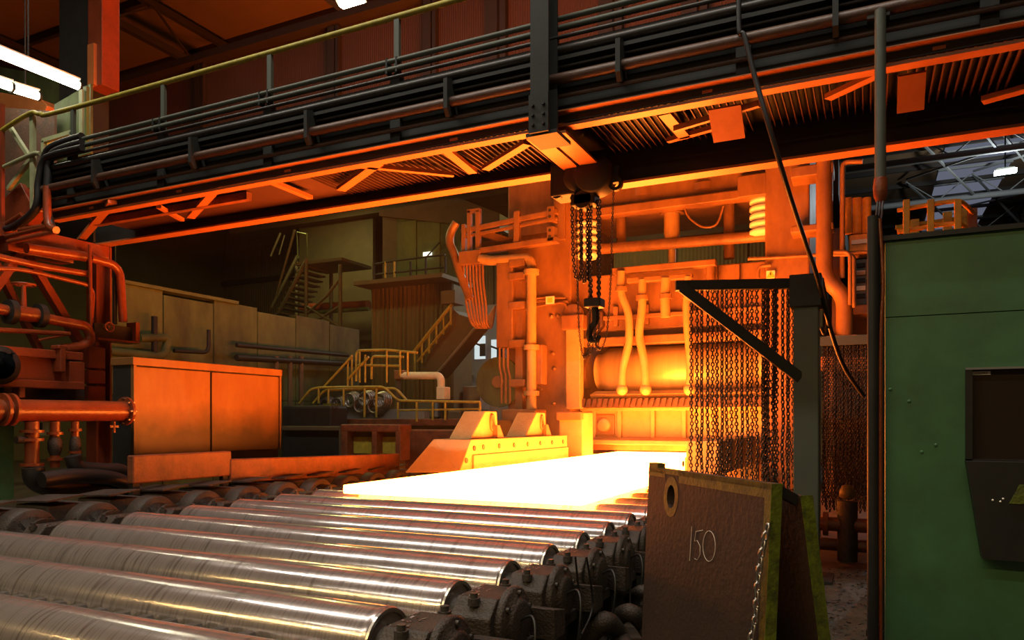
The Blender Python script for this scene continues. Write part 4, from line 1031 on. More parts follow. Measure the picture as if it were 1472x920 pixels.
# ================================================================== left support and pipework
XS = -12.7
ls = thing('support_frame', 'red-lit braced support frame carrying the left end of the bridge', 'support frame', (XS, 8.2, 0))
c0 = at(142, 350, X=XS)
MB().ibeam((XS, 9.0, 0), (XS, 9.0, 4.94), .28, .30, .035, (0, 1, 0)).build('column', 'red', ls)
MB().ibeam((XS, 6.3, 0), (XS, 6.3, 4.94), .28, .30, .035, (0, 1, 0)).build('column', 'red', ls)
MB().box((XS - .15, 6.0, 4.72), (XS + .15, 9.1, 4.94)).build('top_beam', 'red', ls, bevel=.01)
MB().box((XS - .16, 7.3, 4.5), (XS + .18, 8.4, 4.72)).build('gusset', 'red', ls, bevel=.01)
MB().bar((XS + .05, 7.6, 4.6), (XS + .05, 8.95, 2.6), .12, .16, (1, 0, 0)).build('brace', 'red', ls)
MB().bar((XS + .05, 7.6, 4.6), (XS + .05, 6.4, 2.6), .12, .16, (1, 0, 0)).build('brace', 'red', ls)
MB().bar((XS - .6, 7.5, 4.5), (XS - .6, 8.6, 2.4), .1, .14, (1, 0, 0)).build('brace', 'red', ls)
MB().box((XS - .1, 6.0, 2.45), (XS + .12, 9.0, 2.62)).build('middle_beam', 'red', ls, bevel=.01)
def lp(nm, pts, X, r, m, lab, rad=.2, cat='pipe', n=12):
    return solo(MB().tube(bend([at(*p, X=X) for p in pts], rad), r, n), nm, m, lab, cat)
lp('lagged_pipe', [(38, 357), (122, 369)], -12.3, .085, 'redpipe', 'thick lagged red pipe highest on the left support frame')
lp('bent_pipe', [(130, 371), (172, 382), (177, 463)], -12.2, .075, 'redpipe', 'red pipe bending down to the right of the left support column', .3)
lp('lower_pipe', [(-30, 361), (0, 370), (60, 383), (128, 394)], -12.2, .055, 'redpipe', 'slim red pipe below the lagged pipe on the left support frame')
lp('flex_hose', [(-10, 386), (30, 387), (70, 396), (125, 409), (134, 420), (131, 465)], -12.15, .035, 'redpipe', 'thin red hose sagging along the left support frame', .3, 'hose')
lp('thin_riser', [(129, 352), (130, 410), (131, 472)], -12.1, .03, 'redpipe', 'thin upright red line on the edge of the left support column')
lp('dark_riser', [(165, 385), (165, 466)], -12.3, .04, 'dark', 'dark upright pipe inside the red bent pipe')
lp('valve_pipe', [(-30, 438), (60, 457), (125, 469), (131, 488), (120, 498), (90, 502)], -12.0, .085, 'redpipe', 'red pipe with a hand valve and two black flanges at the left', .35)
gv = thing('gate_valve', 'red gate valve with a handwheel on the left red pipe', 'valve', at(34, 452, X=-12.0))
c = at(34, 451, X=-12.0)
MB().tube([c + V(0, -.22, .0), c + V(0, .22, 0)], .12, 14).build('body', 'redpipe', gv)
for dy in (-.2, .25): MB().lathe(c + V(0, dy, 0), (0, 1, 0), [(-.05, .19), (.05, .19)], 20).build('flange', 'dark', gv)
MB().cyl(c, c + V(0, 0, .45), .05, 10, .03).build('bonnet', 'redpipe', gv)
MB().tube([c + V(.16 * math.cos(a), .16 * math.sin(a), .46) for a in [2 * math.pi * i / 16 for i in range(16)]], .018, 6, closed=True).bar(c + V(-.15, 0, .46), c + V(.15, 0, .46), .02, .02).bar(c + V(0, -.15, .46), c + V(0, .15, .46), .02, .02).build('handwheel', 'redpipe', gv)
lp('slim_rod', [(-20, 473), (100, 480)], -11.9, .04, 'redpipe', 'slim red rod ending below the valve pipe at the left')
lp('slim_rod', [(55, 489), (100, 480)], -11.9, .02, 'redpipe', 'very thin slanted rod below the slim red rod')
eb = thing('end_beam', 'black beam end with red edges jutting past the left support column', 'beam', at(165, 490, X=-12.0))
p0, p1 = at(133, 480, X=-12.1), at(193, 480, X=-12.1)
MB().box((-12.2, p0.y, at(165, 489, X=-12.1).z), (-12.05, p1.y, at(165, 468, X=-12.1).z)).build('web', 'dark', eb)
MB().box((-12.2, p1.y - .08, at(188, 491, X=-12.1).z), (-11.95, p1.y, at(188, 464, X=-12.1).z)).build('end_flange', 'red', eb)
MB().box((-12.25, p0.y, at(165, 492, X=-12.1).z), (-11.95, p1.y, at(165, 489, X=-12.1).z)).build('lower_flange', 'red', eb)
hw = at(157, 470, X=-11.9)
MB().tube([hw + V(.01, .08 * math.cos(a), .08 * math.sin(a)) for a in [2 * math.pi * i / 14 for i in range(14)]], .014, 6, closed=True).cyl(hw - V(.15, 0, 0), hw, .02, 8).build('handwheel', 'redpipe', eb)
# red machine
rm = thing('red_machine', 'glossy red machine bed at the far left below the pipes', 'machine', (-11.7, 7.0, 2.4))
def xbox(mb, px0, px1, py0, py1, X, dx):
    y0, y1 = at(px0, 0, X=X).y, at(px1, 0, X=X).y; pm = (px0 + px1) / 2
    return mb.box((X, y0, at(pm, py1, X=X).z), (X - dx, y1, at(pm, py0, X=X).z))
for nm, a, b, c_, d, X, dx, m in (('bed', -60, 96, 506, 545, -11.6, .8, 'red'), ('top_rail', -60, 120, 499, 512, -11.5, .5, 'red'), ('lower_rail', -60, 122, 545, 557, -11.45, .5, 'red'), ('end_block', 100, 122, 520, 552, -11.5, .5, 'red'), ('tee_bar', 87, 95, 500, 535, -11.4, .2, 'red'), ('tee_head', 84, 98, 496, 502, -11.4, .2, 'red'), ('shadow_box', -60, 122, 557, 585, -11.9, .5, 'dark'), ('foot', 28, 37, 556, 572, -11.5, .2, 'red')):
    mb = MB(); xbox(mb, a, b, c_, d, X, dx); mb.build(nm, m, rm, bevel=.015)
c = at(-2, 525, X=-11.4)
MB().lathe(c, (1, 0, 0), [(0, .28), (.06, .28), (.06, .2), (.03, .19), (.03, .001)], 28).build('wheel', 'dark', rm)
for px0, px1, py0, py1 in ((127, 152, 498, 530), (127, 152, 532, 552), (127, 152, 555, 580)):
    mb = MB(); xbox(mb, px0, px1, py0, py1, -12.45, .2); mb.build('column_plate', 'red', ls, bevel=.02)
# big header pipe with branches
hp_ = thing('header_pipe', 'big flanged red header pipe with three branch pipes at the left', 'pipe', at(100, 591, X=-9.9))
a, b = at(8, 591, X=-9.9), at(180, 591, X=-9.9)
MB().tube([V(a.x, a.y - 1.2, a.z), b], .145, 24).build('pipe', 'redpipe', hp_)
for y in (b.y, a.y + .06, a.y - .04):
    mb = MB().lathe((-9.9, y, b.z), (0, 1, 0), [(-.02, .21), (.02, .21)], 28); f = mb.build('flange', 'redpipe', hp_)
for i in range(8):
    an = i * math.pi / 4; MB().cyl((-9.9 + .18 * math.cos(an), b.y - .05, b.z + .18 * math.sin(an)), (-9.9 + .18 * math.cos(an), b.y + .05, b.z + .18 * math.sin(an)), .018, 6).build('bolt', 'lip', hp_)
for px, r, yb in ((46, .085, 672), (79, .06, 672), (108, .05, 655)):
    p = at(px, 606, X=-9.85); q = at(px, yb, X=-9.85)
    br_ = MB().cyl((p.x, p.y, q.z), p, r, 16).build('branch', 'redpipe', hp_)
    for k, py in enumerate((620, 632, 668) if px < 60 else (623, 660) if px < 90 else (618, 650)):
        zz = at(px, py, X=-9.85).z; MB().cyl((p.x, p.y, zz - .018), (p.x, p.y, zz + .018), r * 1.65, 18).build('branch_flange', 'redpipe', br_)
    if px > 60:
        zz = at(px, 642, X=-9.85).z; MB().lathe((p.x, p.y, zz), (0, 0, 1), [(-.12, r), (-.03, r * 1.5), (.06, r * 1.5), (.14, r)], 14).build('valve_body', 'cast', br_)
    else:
        zz = at(px, 632, X=-9.85).z; MB().cyl((p.x, p.y - .2, zz), (p.x, p.y - .05, zz), .05, 12).build('side_port', 'cast', br_)
MB().cyl(at(164, 606, X=-9.85), at(164, 622, X=-9.85), .02, 8).build('drain_cock', 'redpipe', hp_)
MB().bar(at(158, 613, X=-9.85), at(170, 613, X=-9.85), .02, .03).build('drain_handle', 'redpipe', hp_)
for i, (pts, r) in enumerate((([(48, 672), (52, 690), (80, 700), (150, 698), (190, 712)], .13), ([(105, 655), (112, 672), (150, 676), (175, 678), (196, 700)], .10), ([(60, 690), (110, 684), (170, 690), (205, 715)], .10))):
    solo(MB().tube(smoothpath([at(*p, X=-9.7 + .12 * i) for p in pts], 8), r, 14), 'supply_hose', 'rubber', ['fat black hose lying under the biggest branch pipe', 'black hose arching from the thinnest branch pipe to the rollers', 'black hose between the two others under the header pipe'][i], 'hose')
nb = thing('notice_board', 'pale green notice board half hidden behind the header pipe', 'board', at(58, 625, X=-12.2))
mb = MB(); xbox(mb, 42, 70, 577, 626, -12.2, .04); mb.build('board', 'greyolive', nb)
mb = MB(); xbox(mb, 42, 70, 580, 583, -12.15, .04); mb.build('bar', 'ink', nb)
mb = MB(); xbox(mb, 59, 61, 608, 618, -12.15, .04); mb.build('bar', 'ink', nb)
gb = solo((lambda m: xbox(m, -40, 20, 560, 720, -12.9, .3))(MB()), 'green_locker', 'green', 'dark green locker at the far left edge behind the header pipe', 'locker')

# scorched screen box and low guard beams
sb = thing('heat_screen', 'wide scorched orange sheet screen with two panels beside the roller table', 'screen', (-10.3, 9, 0))
y0, y1 = at(191, 0, X=-10).y, at(403, 0, X=-10).y; ym = at(304, 0, X=-10).y
zt, zb = at(191, 513, X=-10).z, at(191, 655, X=-10).z
MB().box((-10.45, y0, zb - .3), (-10.05, y1, zt - .04)).build('box', 'dark', sb)
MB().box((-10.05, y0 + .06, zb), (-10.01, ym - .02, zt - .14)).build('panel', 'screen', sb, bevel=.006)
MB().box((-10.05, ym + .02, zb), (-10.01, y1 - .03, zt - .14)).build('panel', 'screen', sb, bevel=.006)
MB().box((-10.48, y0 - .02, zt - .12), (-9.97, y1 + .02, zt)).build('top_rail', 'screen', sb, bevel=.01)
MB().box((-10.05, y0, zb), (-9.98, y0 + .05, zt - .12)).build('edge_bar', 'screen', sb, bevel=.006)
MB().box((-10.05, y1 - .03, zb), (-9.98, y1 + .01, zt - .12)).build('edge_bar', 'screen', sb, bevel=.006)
MB().box((-10.06, ym - .02, zb), (-10.035, ym + .02, zt - .12)).build('joint', 'dark', sb)
MB().box((-10.4, y0, 0), (-10.1, y0 + .2, zb - .3)).build('foot', 'dark', sb)
MB().box((-10.4, y1 - .3, 0), (-10.1, y1, zb - .3)).build('foot', 'dark', sb)
gbm = thing('guard_beam', 'rusty low guard beam below the scorched screen beside the rollers', 'guard beam', (-8.75, 8, .6))
xb_ = -8.72
MB().box((xb_ - .12, at(191, 0, X=xb_).y, at(260, 690, X=xb_).z), (xb_, at(333, 0, X=xb_).y, at(190, 655, X=xb_).z)).build('beam', 'rustbeam', gbm, bevel=.02)
for k in (5, 7):
    y = YK[k] + PITCH / 2; MB().box((xb_ - .1, y - .05, 0), (xb_ - .02, y + .05, 1.1)).build('foot', 'dark', gbm)
gb2 = thing('guard_beam', 'brighter red guard beam reaching from the screen to the hot plate', 'guard beam', (-8.5, 10, .5))
p0, p1 = at(332, 660, X=-8.70), at(575, 652, X=-8.35)
q0, q1 = at(332, 694, X=-8.70), at(575, 682, X=-8.35)
MB().prism([(p0.x, p0.y, q0.z), (p0.x, p0.y, p0.z), (p1.x, p1.y, p1.z), (p1.x, p1.y, q1.z)], (-.14, 0, 0)).build('beam', 'rustbeam', gb2, bevel=.02)
for k in (9, 11, 12):
    y = YK[k] + PITCH / 2; f = (y - p0.y) / (p1.y - p0.y); x = p0.x + (p1.x - p0.x) * f
    MB().box((x - .12, y - .05, 0), (x - .03, y + .05, .95)).build('foot', 'dark', gb2)

# upper left: platform, crane column, lamps
cc_ = thing('crane_column', 'tall dark column with a bright orange flange at the upper left', 'column', (-14.6, 10.2, 6.4))
x0, x1, x2, x3 = (at(p, 0, Y=10.2).x for p in (82, 131, 133, 153))
zlow = at(142, 127, Y=10.2).z
MB().box((x0, 10.25, 5.5), (x1, 10.6, 14.9)).build('web', 'dark', cc_)
MB().box((x2, 10.1, zlow), (x3, 10.5, 14.9)).build('flange', 'red', cc_, bevel=.01)
MB().box((at(127, 0, Y=10.05).x, 10.03, zlow), (at(136, 0, Y=10.05).x, 10.12, zlow + .85)).build('splice_plate', 'redprimer', cc_)
pf = thing('stair_platform', 'olive-painted platform frame with plates at the left end of the bridge', 'platform', (-13, 8.4, 5))
def pbar(a, b, Y, w, m, nm, d=.06):
    return MB().bar(at(*a, Y=Y), at(*b, Y=Y), w, d, (0, 1, 0)).build(nm, m, pf)
pbar((47, 162), (48, 300), 7.55, .09, 'greyolive', 'post')
pbar((13, 180), (41, 223), 7.6, .06, 'greyolive', 'diagonal')
pbar((12, 272), (45, 228), 7.6, .06, 'greyolive', 'diagonal')
pbar((118, 130), (118, 216), 8.3, .09, 'greyolive', 'post'); pbar((124, 125), (124, 216), 8.35, .09, 'olivelight', 'post')
for a, b in (((62, 203), (105, 190)), ((62, 232), (105, 219)), ((63, 203), (63, 232)), ((104, 190), (104, 219))): pbar(a, b, 8.2, .07, 'greyolive', 'frame_bar')
mb = MB(); fbox(mb, 64, 78, 200, 213, 8.28, .03); mb.build('orange_plate', 'orangepaint', pf)
MB().prism([at(12, 275, Y=7.8), at(49, 268, Y=7.8), at(49, 228, Y=7.8)], (0, .03, 0)).build('gusset_plate', 'olivelight', pf)
MB().prism([at(-60, 150, Y=8.7), at(78, 160, Y=8.7), at(78, 250, Y=8.7), at(50, 300, Y=8.7), at(-60, 320, Y=8.7)], (0, .05, 0)).build('back_plate', M.setdefault('mottled', mat('mottled_plate', (.03, .024, .014), .7, 0, (.14, .05, .025), .8, 3.5, .4, 20)), pf)
MB().prism([at(78, 150, Y=8.9), at(130, 120, Y=8.9), at(130, 220, Y=8.9), at(78, 235, Y=8.9)], (0, .05, 0)).build('side_plate', 'olive', pf)
MB().tube(smoothpath([at(6, 240, Y=7.5), at(46, 222, Y=7.5), at(58, 221, Y=7.5)]), .035, 10).build('mid_rail', 'greyolive', pf)
pbar((3, 150), (3, 345), 7.5, .06, 'red', 'red_post')
MB().prism([at(-60, 122, Y=9.6), at(60, 143, Y=9.6), at(68, 152, Y=9.6), at(60, 170, Y=9.6), at(-60, 165, Y=9.6)], (0, .5, 0)).build('soffit_box', 'redprimer', pf, bevel=.02)
MB().prism([at(-60, 85, Y=11.0), at(120, 118, Y=11.0), at(128, 140, Y=11.0), at(60, 165, Y=11.0), at(-60, 150, Y=11.0)], (0, .1, 0)).build('canopy', 'olive', pf)
MB().prism([at(5, 285, Y=7.7), at(28, 262, Y=7.7), at(48, 300, Y=7.7), at(30, 330, Y=7.7), at(0, 330, Y=7.7)], (0, .25, 0)).build('junction_casing', 'red', pf, bevel=.02)
def ftube(a, b, r, lab):
    a, b = Vector(a), Vector(b)
    t = thing('fluorescent_lamp', lab, 'lamp', (a + b) / 2)
    MB().tube([a, b], r, 12).build('tube', 'tube', t)
    d = (b - a).normalized()
    MB().bar(a + V(0, 0, r + .03), b + V(0, 0, r + .03), .16, .03).build('reflector', 'white', t)
    for p, s in ((a, 1), (b, -1)): MB().cyl(p - d * .04 * s, p, r * 1.2, 10).build('end_cap', 'dark', t)
    MB().cyl((a + b) / 2 + V(0, 0, r + .03), (a + b) / 2 + V(0, 0, 2.5), .015, 6).build('hanger', 'dark', t)
    return t
ftube(at(-40, 61, X=-13), at(112, 123, X=-13), .075, 'long glowing fluorescent lamp highest at the upper left')
ftube(at(18, 127, X=-14.6), at(54, 138, X=-14.6), .075, 'short glowing fluorescent lamp just below the long one, nearer the column')
ftube(at(-40, 107, X=-14.6), at(16, 125, X=-14.6), .075, 'short glowing fluorescent lamp at the upper left edge')
# hoses turning down from the bridge end
for i, (pts, r, lab) in enumerate((
    ([(118, 196), (80, 209), (66, 222), (62, 250), (58, 290), (35, 318), (0, 335)], .06, 'outermost black hose turning down at the left end of the bridge'),
    ([(118, 205), (84, 216), (72, 228), (69, 255), (68, 300), (75, 328)], .06, 'second black hose turning down at the left end of the bridge'),
    ([(118, 212), (78, 222), (62, 232), (55, 262), (50, 300), (20, 325), (0, 330)], .05, 'innermost black hose turning down at the left end of the bridge'))):
    solo(MB().tube(smoothpath([at(*p, Y=7.38 - .05 * i) for p in pts], 6), r, 12), 'bridge_hose', 'rubber', lab, 'hose')
for i, (a, b) in enumerate((((5, 325), (32, 308)), ((28, 331), (64, 325)), ((12, 348), (80, 333)), ((0, 342), (70, 326)))):
    solo(MB().tube([at(*a, Y=7.3), at(*b, Y=7.3)], .04, 10), 'stub_pipe', 'redpipe', ['steep short red pipe left of the bridge end', 'short red pipe highest under the bridge hoses', 'long red stub pipe lowest under the bridge hoses', 'red stub pipe between its two neighbours under the bridge hoses'][i], 'pipe')
solo(MB().tube(smoothpath([at(68, 268, Y=7.3), at(68, 310, Y=7.3), at(72, 326, Y=7.3), at(81, 331, Y=7.3)]), .06, 10), 'elbow_pipe', 'redpipe', 'red elbow pipe below the second bridge hose', 'pipe')

# ================================================================== background behind the table
XW = -15.5
ow = thing('olive_block', 'long peeling olive wall block behind the scorched screen', 'wall', (-16, 16, 0))
y0, y1 = at(150, 0, X=XW).y, at(517, 0, X=XW).y
zt = at(300, 430, X=XW).z
k = 6
for i in range(k):
    a, b = y0 + (y1 - y0) * i / k, y0 + (y1 - y0) * (i + 1) / k
    MB().box((XW - .3, a + .015, 2.35), (XW, b - .015, zt - (.1 if i % 2 else .0))).build('upper_panel', 'olive' if i % 3 else 'olivelight', ow, bevel=.01)
    MB().box((XW - .3, a + .015, 0), (XW - .02, b - .015, 2.33)).build('lower_panel', 'olivelight' if i % 2 else 'olive', ow, bevel=.01)
MB().box((XW - .5, y0, zt), (XW + .06, y0 + (y1 - y0) * .42, zt + .08)).build('coping', 'olivelight', ow)
MB().box((XW - 5, y1 - .3, 0), (XW - .3, y1, zt - .1)).build('end_wall', 'brown', ow)
# pipes along the olive wall
for i, (pts, r, m, lab) in enumerate((
    ([(250, 504), (300, 507), (300, 474)], .05, 'dark', 'dark pipe with an upright end on the olive wall'),
    ([(340, 496), (500, 511)], .06, 'dark', 'upper long dark pipe along the olive wall'),
    ([(340, 514), (515, 524)], .09, 'dark', 'lower long dark pipe along the olive wall'),
    ([(155, 505), (235, 513), (243, 485), (200, 486)], .10, 'olive', 'olive painted pipe loop near the left support column'),
    ([(222, 455), (222, 515)], .07, 'dark', 'dark upright pipe near the left end of the olive wall'))):
    solo(MB().tube(bend([at(*p, X=XW + .3) for p in pts], .2), r, 10), 'wall_pipe', m, lab, 'pipe')
for px in (397, 417, 433):
    solo(MB().cyl(at(px, 512, X=XW + .3), V(XW + .3, at(px, 0, X=XW + .3).y, 0), .07, 8), 'pipe_stand', 'brown', {397: 'first brown pipe stand right of the scorched screen', 417: 'second brown pipe stand right of the scorched screen', 433: 'third brown pipe stand right of the scorched screen'}[px], 'post')
# scaffold tower with stair
YS = 24.0
sc_ = thing('scaffold_tower', 'dim brown scaffold stair tower standing behind the olive wall', 'scaffold', at(440, 560, Y=YS))
S = lambda a, b, w=.09, y=0.0, nm='tube', m='brown': MB().tube([at(*a, Y=YS + y), at(*b, Y=YS + y)], w, 6).build(nm, m, sc_)
for px, yt in ((440, 372), (489, 380), (426, 372), (476, 385)):
    p = at(px, yt, Y=YS + (0 if px in (440, 489) else 1.8)); MB().tube([p, V(p.x, p.y, 0)], .08, 6).build('upright', 'brown', sc_)
mb = MB(); mb.box(V(at(424, 0, Y=YS).x, YS, at(455, 374, Y=YS).z - .12), V(at(491, 0, Y=YS).x, YS + 2, at(455, 374, Y=YS).z)); mb.build('deck', 'brown', sc_)
for a, b in (((440, 452), (470, 425)), ((470, 425), (489, 400)), ((440, 378), (428, 392)), ((440, 440), (489, 470)), ((489, 440), (440, 470))): S(a, b, .06, 0, 'brace')
S((401, 450), (440, 375), .08, 0, 'stringer'); S((391, 442), (428, 368), .08, 1.4, 'stringer')
S((397, 425), (424, 330), .05, 0, 'stair_rail'); S((389, 368), (403, 335), .05, 1.4, 'stair_rail'); S((401, 366), (409, 338), .03, 1.4, 'stair_rail')
for i in range(10):
    f = i / 10; a = (401 + 39 * f, 450 - 75 * f)
    p = at(*a, Y=YS); MB().box(p + V(-.25, 0, -.03), p + V(.15, 1.4, .03)).build('step', 'brown', sc_)
for px, a, b in ((427, 334, 372), (441, 335, 370)): S((px, a), (px + 1, b), .035, 0, 'rail_post', 'olive')
S((427, 334), (441, 337), .035, 0, 'rail', 'olive')
rp_ = solo(MB().cyl(at(435, 444, Y=26), at(530, 439, Y=26), .22, 14), 'red_main', 'red', 'dull red main pipe passing behind the scaffold tower', 'pipe')
solo(MB().cyl(at(455, 449, Y=25.5), at(530, 444, Y=25.5), .08, 8), 'grey_main', 'olive', 'thin grey pipe below the dull red main pipe', 'pipe')
# corrugated cabin with upper room
YB = 23.5
cb = thing('corrugated_cabin', 'brown corrugated cabin with an olive upper room and lit door panel', 'building', (-17, 25, 0))
xa, xb = at(534, 0, Y=YB).x, at(652, 0, Y=YB).x
zm = at(590, 411, Y=YB).z
n = 18
for i in range(n):
    a = xa + (xb - xa) * i / n; b = xa + (xb - xa) * (i + 1) / n
    MB().prism([(a + .01, YB, 0), (a + (b - a) * .3, YB - .05, 0), (a + (b - a) * .7, YB - .05, 0), (b - .01, YB, 0)], (0, 0, zm)).build('panel', 'brownclad', cb)
MB().box((xa, YB, 0), (xb, YB + 1.4, zm)).build('lower_walls', 'brown', cb)
MB().box((xa - .1, YB - 1.0, zm), (xb + .1, YB + 1.4, zm + .15)).build('balcony_slab', 'brown', cb)
Yu = YB + .8
u0, u1, u2 = at(550, 0, Y=Yu).x, at(570, 0, Y=Yu).x, at(662, 0, Y=Yu).x
zr = at(600, 296, Y=Yu).z
MB().box((u0, Yu, zm + .15), (u1, Yu + .6, zr)).build('side_panel', 'brown', cb)
MB().box((u1, Yu, zm + .15), (u2, Yu + .6, zr)).build('room_wall', 'olive', cb)
MB().prism([(u0 - .1, Yu - .1, zr - .2), (u0 - .1, Yu - .1, zr), (at(660, 0, Y=Yu).x, Yu - .1, at(660, 285, Y=Yu).z), (at(720, 0, Y=Yu).x, Yu - .1, at(720, 308, Y=Yu).z), (at(720, 0, Y=Yu).x, Yu - .1, at(720, 330, Y=Yu).z)], (0, .9, 0)).build('roof', 'brown', cb)
for a, b, c_, d in ((572, 598, 318, 411), (600, 632, 318, 411)):
    mb = MB(); fbox(mb, a, b, c_, d, Yu - .05, .06); mb.build('door_panel', 'olivelight', cb, bevel=.01)
mb = MB(); fbox(mb, 608, 620, 362, 370, Yu - .12, .05); mb.build('lit_panel', 'litsign', cb)
MB().bar(at(611, 372, Y=Yu - .2), at(632, 348, Y=Yu - .2), .04, .04).build('cable', 'ink', cb)
rb_ = thing('balcony_rail', 'thin dark balcony railing with two bright posts on the corrugated cabin', 'railing', (-17, YB - .9, zm + .15))
for px in (537, 554, 567, 590, 612, 640):
    p = at(px, 410, Y=YB - .9); MB().cyl((p.x, YB - .9, zm + .15), (p.x, YB - .9, at(px, 376 if px < 600 else 370, Y=YB - .9).z), .04, 8).build('post', 'yellow' if px in (554, 567) else 'dark', rb_)
for a, b in (((537, 380), (567, 375)), ((567, 375), (640, 366)), ((537, 395), (640, 384))):
    MB().tube([at(*a, Y=YB - .9), at(*b, Y=YB - .9)], .035, 6).build('rail', 'dark', rb_)
lw = solo((lambda m: m.box((at(430, 0, Y=27.5).x, 27.5, 0), (at(536, 0, Y=27.5).x, 27.7, at(480, 289, Y=27.5).z)))(MB()), 'brick_panel', 'brown', 'dim brown wall panel behind the scaffold tower', 'wall')

# inclined covered conveyor / stair with yellow rails
YV = 22.0
cv = thing('inclined_stair', 'dark inclined stair flank with yellow handrail rising to the corrugated cabin', 'stair', at(640, 540, Y=YV))
MB().prism([at(600, 542, Y=YV), at(625, 542, Y=YV), at(690, 462, Y=YV), at(660, 452, Y=YV), at(652, 445, Y=YV)], (0, .9, 0)).build('flank', 'brown', cv)
MB().tube([at(623, 543, Y=YV - .1), at(684, 470, Y=YV - .1)], .05, 8).build('edge_pipe', 'wood', cv)
MB().tube([at(594, 507, Y=YV - .1), at(650, 437, Y=YV - .1)], .06, 8).build('handrail', 'yellow', cv)
MB().tube([at(600, 520, Y=YV - .1), at(648, 462, Y=YV - .1)], .045, 8).build('mid_rail', 'yellow', cv)
for f in (0.0, .2, .4, .6, .8, 1.0):
    a = at(596 + 52 * f, 535 - 68 * f, Y=YV - .1); b = at(594 + 56 * f, 507 - 70 * f, Y=YV - .1); MB().tube([a, V(a.x, a.y, b.z - .02)], .035, 6).build('baluster', 'yellow', cv)
MB().box(at(638, 438, Y=YV) + V(0, -.2, 0), at(658, 418, Y=YV) + V(0, .5, 0)).build('head_box', 'brown', cv)
# walkway platform with yellow railings
YP = 16.75
wp = thing('walkway_rails', 'yellow tubular railings of the low walkway behind the side guide', 'railing', at(560, 600, Y=YP))
T_ = lambda pts, y=0.0, r=.035, nm='rail': MB().tube(bend([at(*p, Y=YP + y) for p in pts], .15), r, 8).build(nm, 'yellow', wp)
T_([(430, 580), (446, 560), (458, 557), (552, 556), (572, 576), (690, 578)]); T_([(450, 580), (466, 561), (569, 558), (586, 577)], .12)
T_([(464, 558), (506, 512)], .2); T_([(500, 545), (530, 513)], .2); T_([(512, 548), (512, 504), (556, 503), (600, 507)], .3); T_([(515, 525), (575, 526)], .3); T_([(534, 545), (534, 512), (580, 513)], .4)
for px, a, b in ((472, 559, 600), (494, 558, 600), (524, 558, 600), (541, 558, 600), (572, 578, 602), (599, 578, 606), (622, 578, 604), (640, 578, 604), (690, 578, 600), (458, 558, 580)): T_([(px, a), (px, b)], 0, .03, 'post')
for px, a, b in ((500, 520, 555), (506, 510, 555), (517, 505, 550), (525, 510, 550), (556, 503, 550), (575, 505, 540), (586, 506, 540)): T_([(px, a), (px, b)], .25, .028, 'post')
T_([(572, 590), (690, 588)], 0, .025)
fl = thing('walkway_deck', 'dark low walkway deck behind the guard beams', 'walkway', (-12, 19, 0))
mb = MB(); mb.box((at(414, 0, Y=17.3).x, 17.3, 0), (-9.0, 22, at(550, 604, Y=17.3).z)); mb.build('deck', 'brown', fl)
mb = MB(); fbox(mb, 490, 690, 602, 612, 16.95, .3); mb.build('edge_beam', 'rustbeam', fl, bevel=.02)
# machinery under the railing
mc = thing('dark_drive_box', 'dark rounded drive casing left of the yellow railings', 'machine', at(440, 617, Y=16.0))
mb = MB(); fbox(mb, 405, 477, 583, 616, 16.0, .7); mb.build('casing', 'dark', mc, bevel=.08)
mb = MB(); fbox(mb, 405, 490, 612, 617, 15.95, .8); mb.build('base', 'brown', mc)
mb = MB(); fbox(mb, 464, 476, 580, 584, 16.1, .3); mb.build('yellow_cap', 'lime', mc)
hs = thing('wide_housing', 'wide dark low housing behind the red guard beam', 'machine', at(450, 655, Y=15.5))
mb = MB(); fbox(mb, 405, 494, 617, 660, 15.8, 1.5); mb.build('casing', 'dark', hs, bevel=.04)
mb = MB(); fbox(mb, 403, 497, 613, 619, 15.6, 1.6); mb.build('lid', 'brown', hs, bevel=.02)
mb = MB(); fbox(mb, 575, 660, 618, 680, 15.8, 1.2); mb.build('rear_casing', 'rustbeam', hs, bevel=.03)
fr = thing('framed_cover', 'rusty frame with two olive-yellow panels behind the red guard beam', 'frame', at(535, 655, Y=14.6))
mb = MB(); fbox(mb, 489, 575, 610, 621, 14.6, .5); fr1 = mb.build('top_beam', 'rustbeam', fr, bevel=.03)
for a, b in ((490, 499), (534, 541), (568, 576)):
    mb = MB(); fbox(mb, a, b, 620, 662, 14.6, .4); mb.build('upright', 'rustbeam', fr, bevel=.02)
for a, b in ((499, 534), (541, 568)):
    mb = MB(); fbox(mb, a, b, 628, 652, 14.85, .05); mb.build('panel', 'yellow', fr, bevel=.01)
MB().box((at(489, 0, Y=15).x, 14.95, 0), (at(576, 0, Y=15).x, 15.2, at(530, 612, Y=15).z)).build('back', 'brown', fr)
# bright scrap coils on the walkway
cl = [(505, 576), (527, 574), (548, 576), (470, 583), (487, 582), (520, 583), (540, 584)]
for i, (px, py) in enumerate(cl):
    p = at(px, py, Y=18.3); t = thing('steel_coil', ['upper small bright steel coil at the left behind the railing', 'upper middle small bright steel coil behind the railing', 'upper right small bright steel coil behind the railing', 'leftmost low steel coil behind the railing', 'second low steel coil from the left behind the railing', 'third low steel coil from the left behind the railing', 'rightmost low steel coil behind the railing'][i], 'coil', p, 'steel coils behind the yellow railing')
    mb = MB()
    for j in range(4): mb.tube([p + V((.20 + .03 * j) * math.cos(a), -.1 + .07 * j, (.20 + .02 * j) * math.sin(a)) for a in [2 * math.pi * q / 18 for q in range(18)]], .035, 6, closed=True)
    mb.build('winding', 'swarf', t)
solo((lambda m: fbox(m, 480, 610, 588, 604, 18.5, .3))(MB()), 'coil_bin', 'wood', 'grey bin standing under the steel coils behind the railing', 'bin')
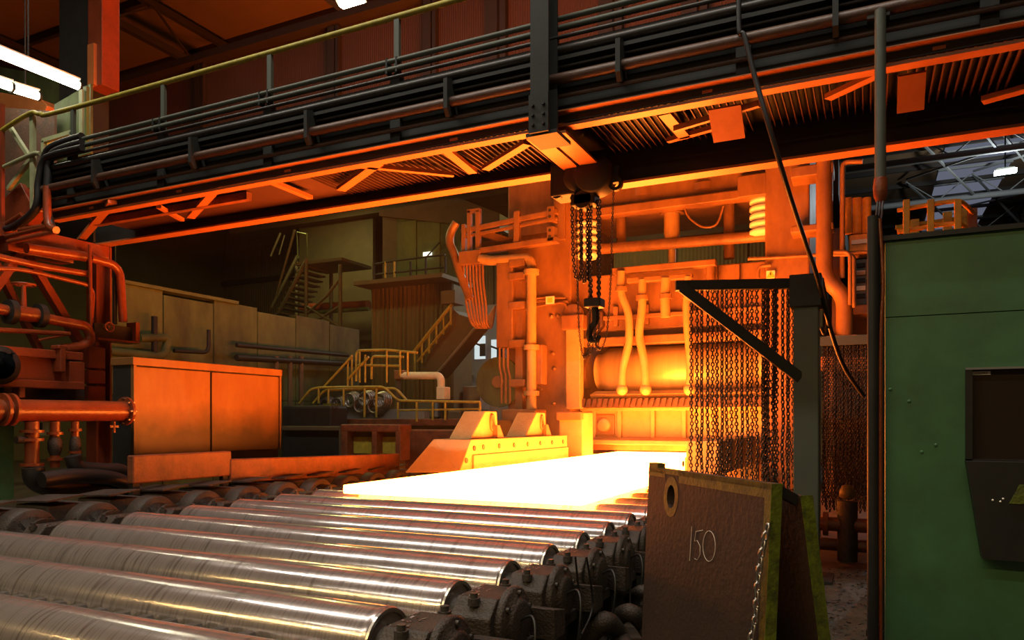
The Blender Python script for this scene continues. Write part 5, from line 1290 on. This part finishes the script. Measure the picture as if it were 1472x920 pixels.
# cream exhaust pipe
ep = thing('cream_pipe', 'cream lagged pipe with an elbow and boxed end above the walkway', 'pipe', at(610, 575, Y=19.5))
ptube2 = MB().tube(bend([at(578, 540, Y=19.5), at(630, 540, Y=19.5), at(634, 545, Y=19.5), at(634, 558, Y=19.5)], .25, 6), .115, 16).build('pipe', 'whitepipe', ep)
mb = MB(); fbox(mb, 627, 639, 556, 574, 19.35, .35); mb.build('end_box', 'whitepipe', ep, bevel=.02)
mb = MB(); fbox(mb, 566, 579, 532, 545, 19.4, .3); mb.build('flange_box', 'mill', ep, bevel=.02)
pz = at(572, 538, Y=19.6); MB().cyl(V(pz.x, 19.6, 1.6), pz, .09, 10).build('stand', 'brown', ep)
# grey sheet wall with daylit windows beyond
gw = thing('grey_sheet_wall', 'smoky grey sheet wall far behind with daylit windows', 'wall', (-14, 29, 0))
mb = MB(); mb.box((at(600, 0, Y=29).x, 29, 0), (at(760, 0, Y=29).x, 29.2, at(680, 440, Y=29).z)); mb.build('sheet', 'wood', gw)
for a, b, c_, d in ((682, 697, 483, 516), (706, 722, 488, 518)):
    mb = MB(); fbox(mb, a, b, c_, d, 28.94, .08); w_ = mb.build('window', 'window', gw)
    MB().bar(at(a, c_ + 10, Y=28.9), at(b, c_ + 16, Y=28.9), .05, .08).build('glazing_bar', 'dark', w_)
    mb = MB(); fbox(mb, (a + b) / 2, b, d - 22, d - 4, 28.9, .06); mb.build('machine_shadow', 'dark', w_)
for px, (a, b) in ((655, (540, 545)), (640, (526, 530)), (670, (556, 560))):
    mb = MB(); fbox(mb, px - 18, px + 25, a, b, 28.9, .06); mb.build('ledge', 'brown', gw)
for i, (a, b, c_, d, lab) in enumerate(((640, 662, 548, 570, 'small dim machine box nearest the cream pipe'), (665, 690, 555, 590, 'dim machine box left of the olive disc'), (600, 625, 575, 600, 'grey low box below the cream pipe'))):
    solo((lambda m: fbox(m, a, b, c_, d, 25 - i, .8))(MB()), 'machine_box', 'wood', lab, 'machine', bevel=.03)
solo((lambda m: fbox(m, 643, 662, 590, 612, 18.6, .8))(MB()), 'guide_motor', 'brown', 'brown motor box behind the first lifting lug', 'motor', bevel=.05)
solo((lambda m: fbox(m, 720, 770, 588, 616, 18.8, .8))(MB()), 'guide_motor', 'mill', 'orange motor box behind the second lifting lug', 'motor', bevel=.05)
# horizontal line of the dark gallery above the olive wall
solo((lambda m: m.box((at(330, 0, Y=27).x, 27, at(580, 300, Y=27).z), (at(780, 0, Y=27).x, 31.6, at(580, 268, Y=27).z)))(MB()), 'gallery_beam', 'brown', 'long dim gallery beam above the scaffold tower', 'beam')

print('triangles', sum(len(o.data.polygons) for o in bpy.data.objects if o.type == 'MESH'))
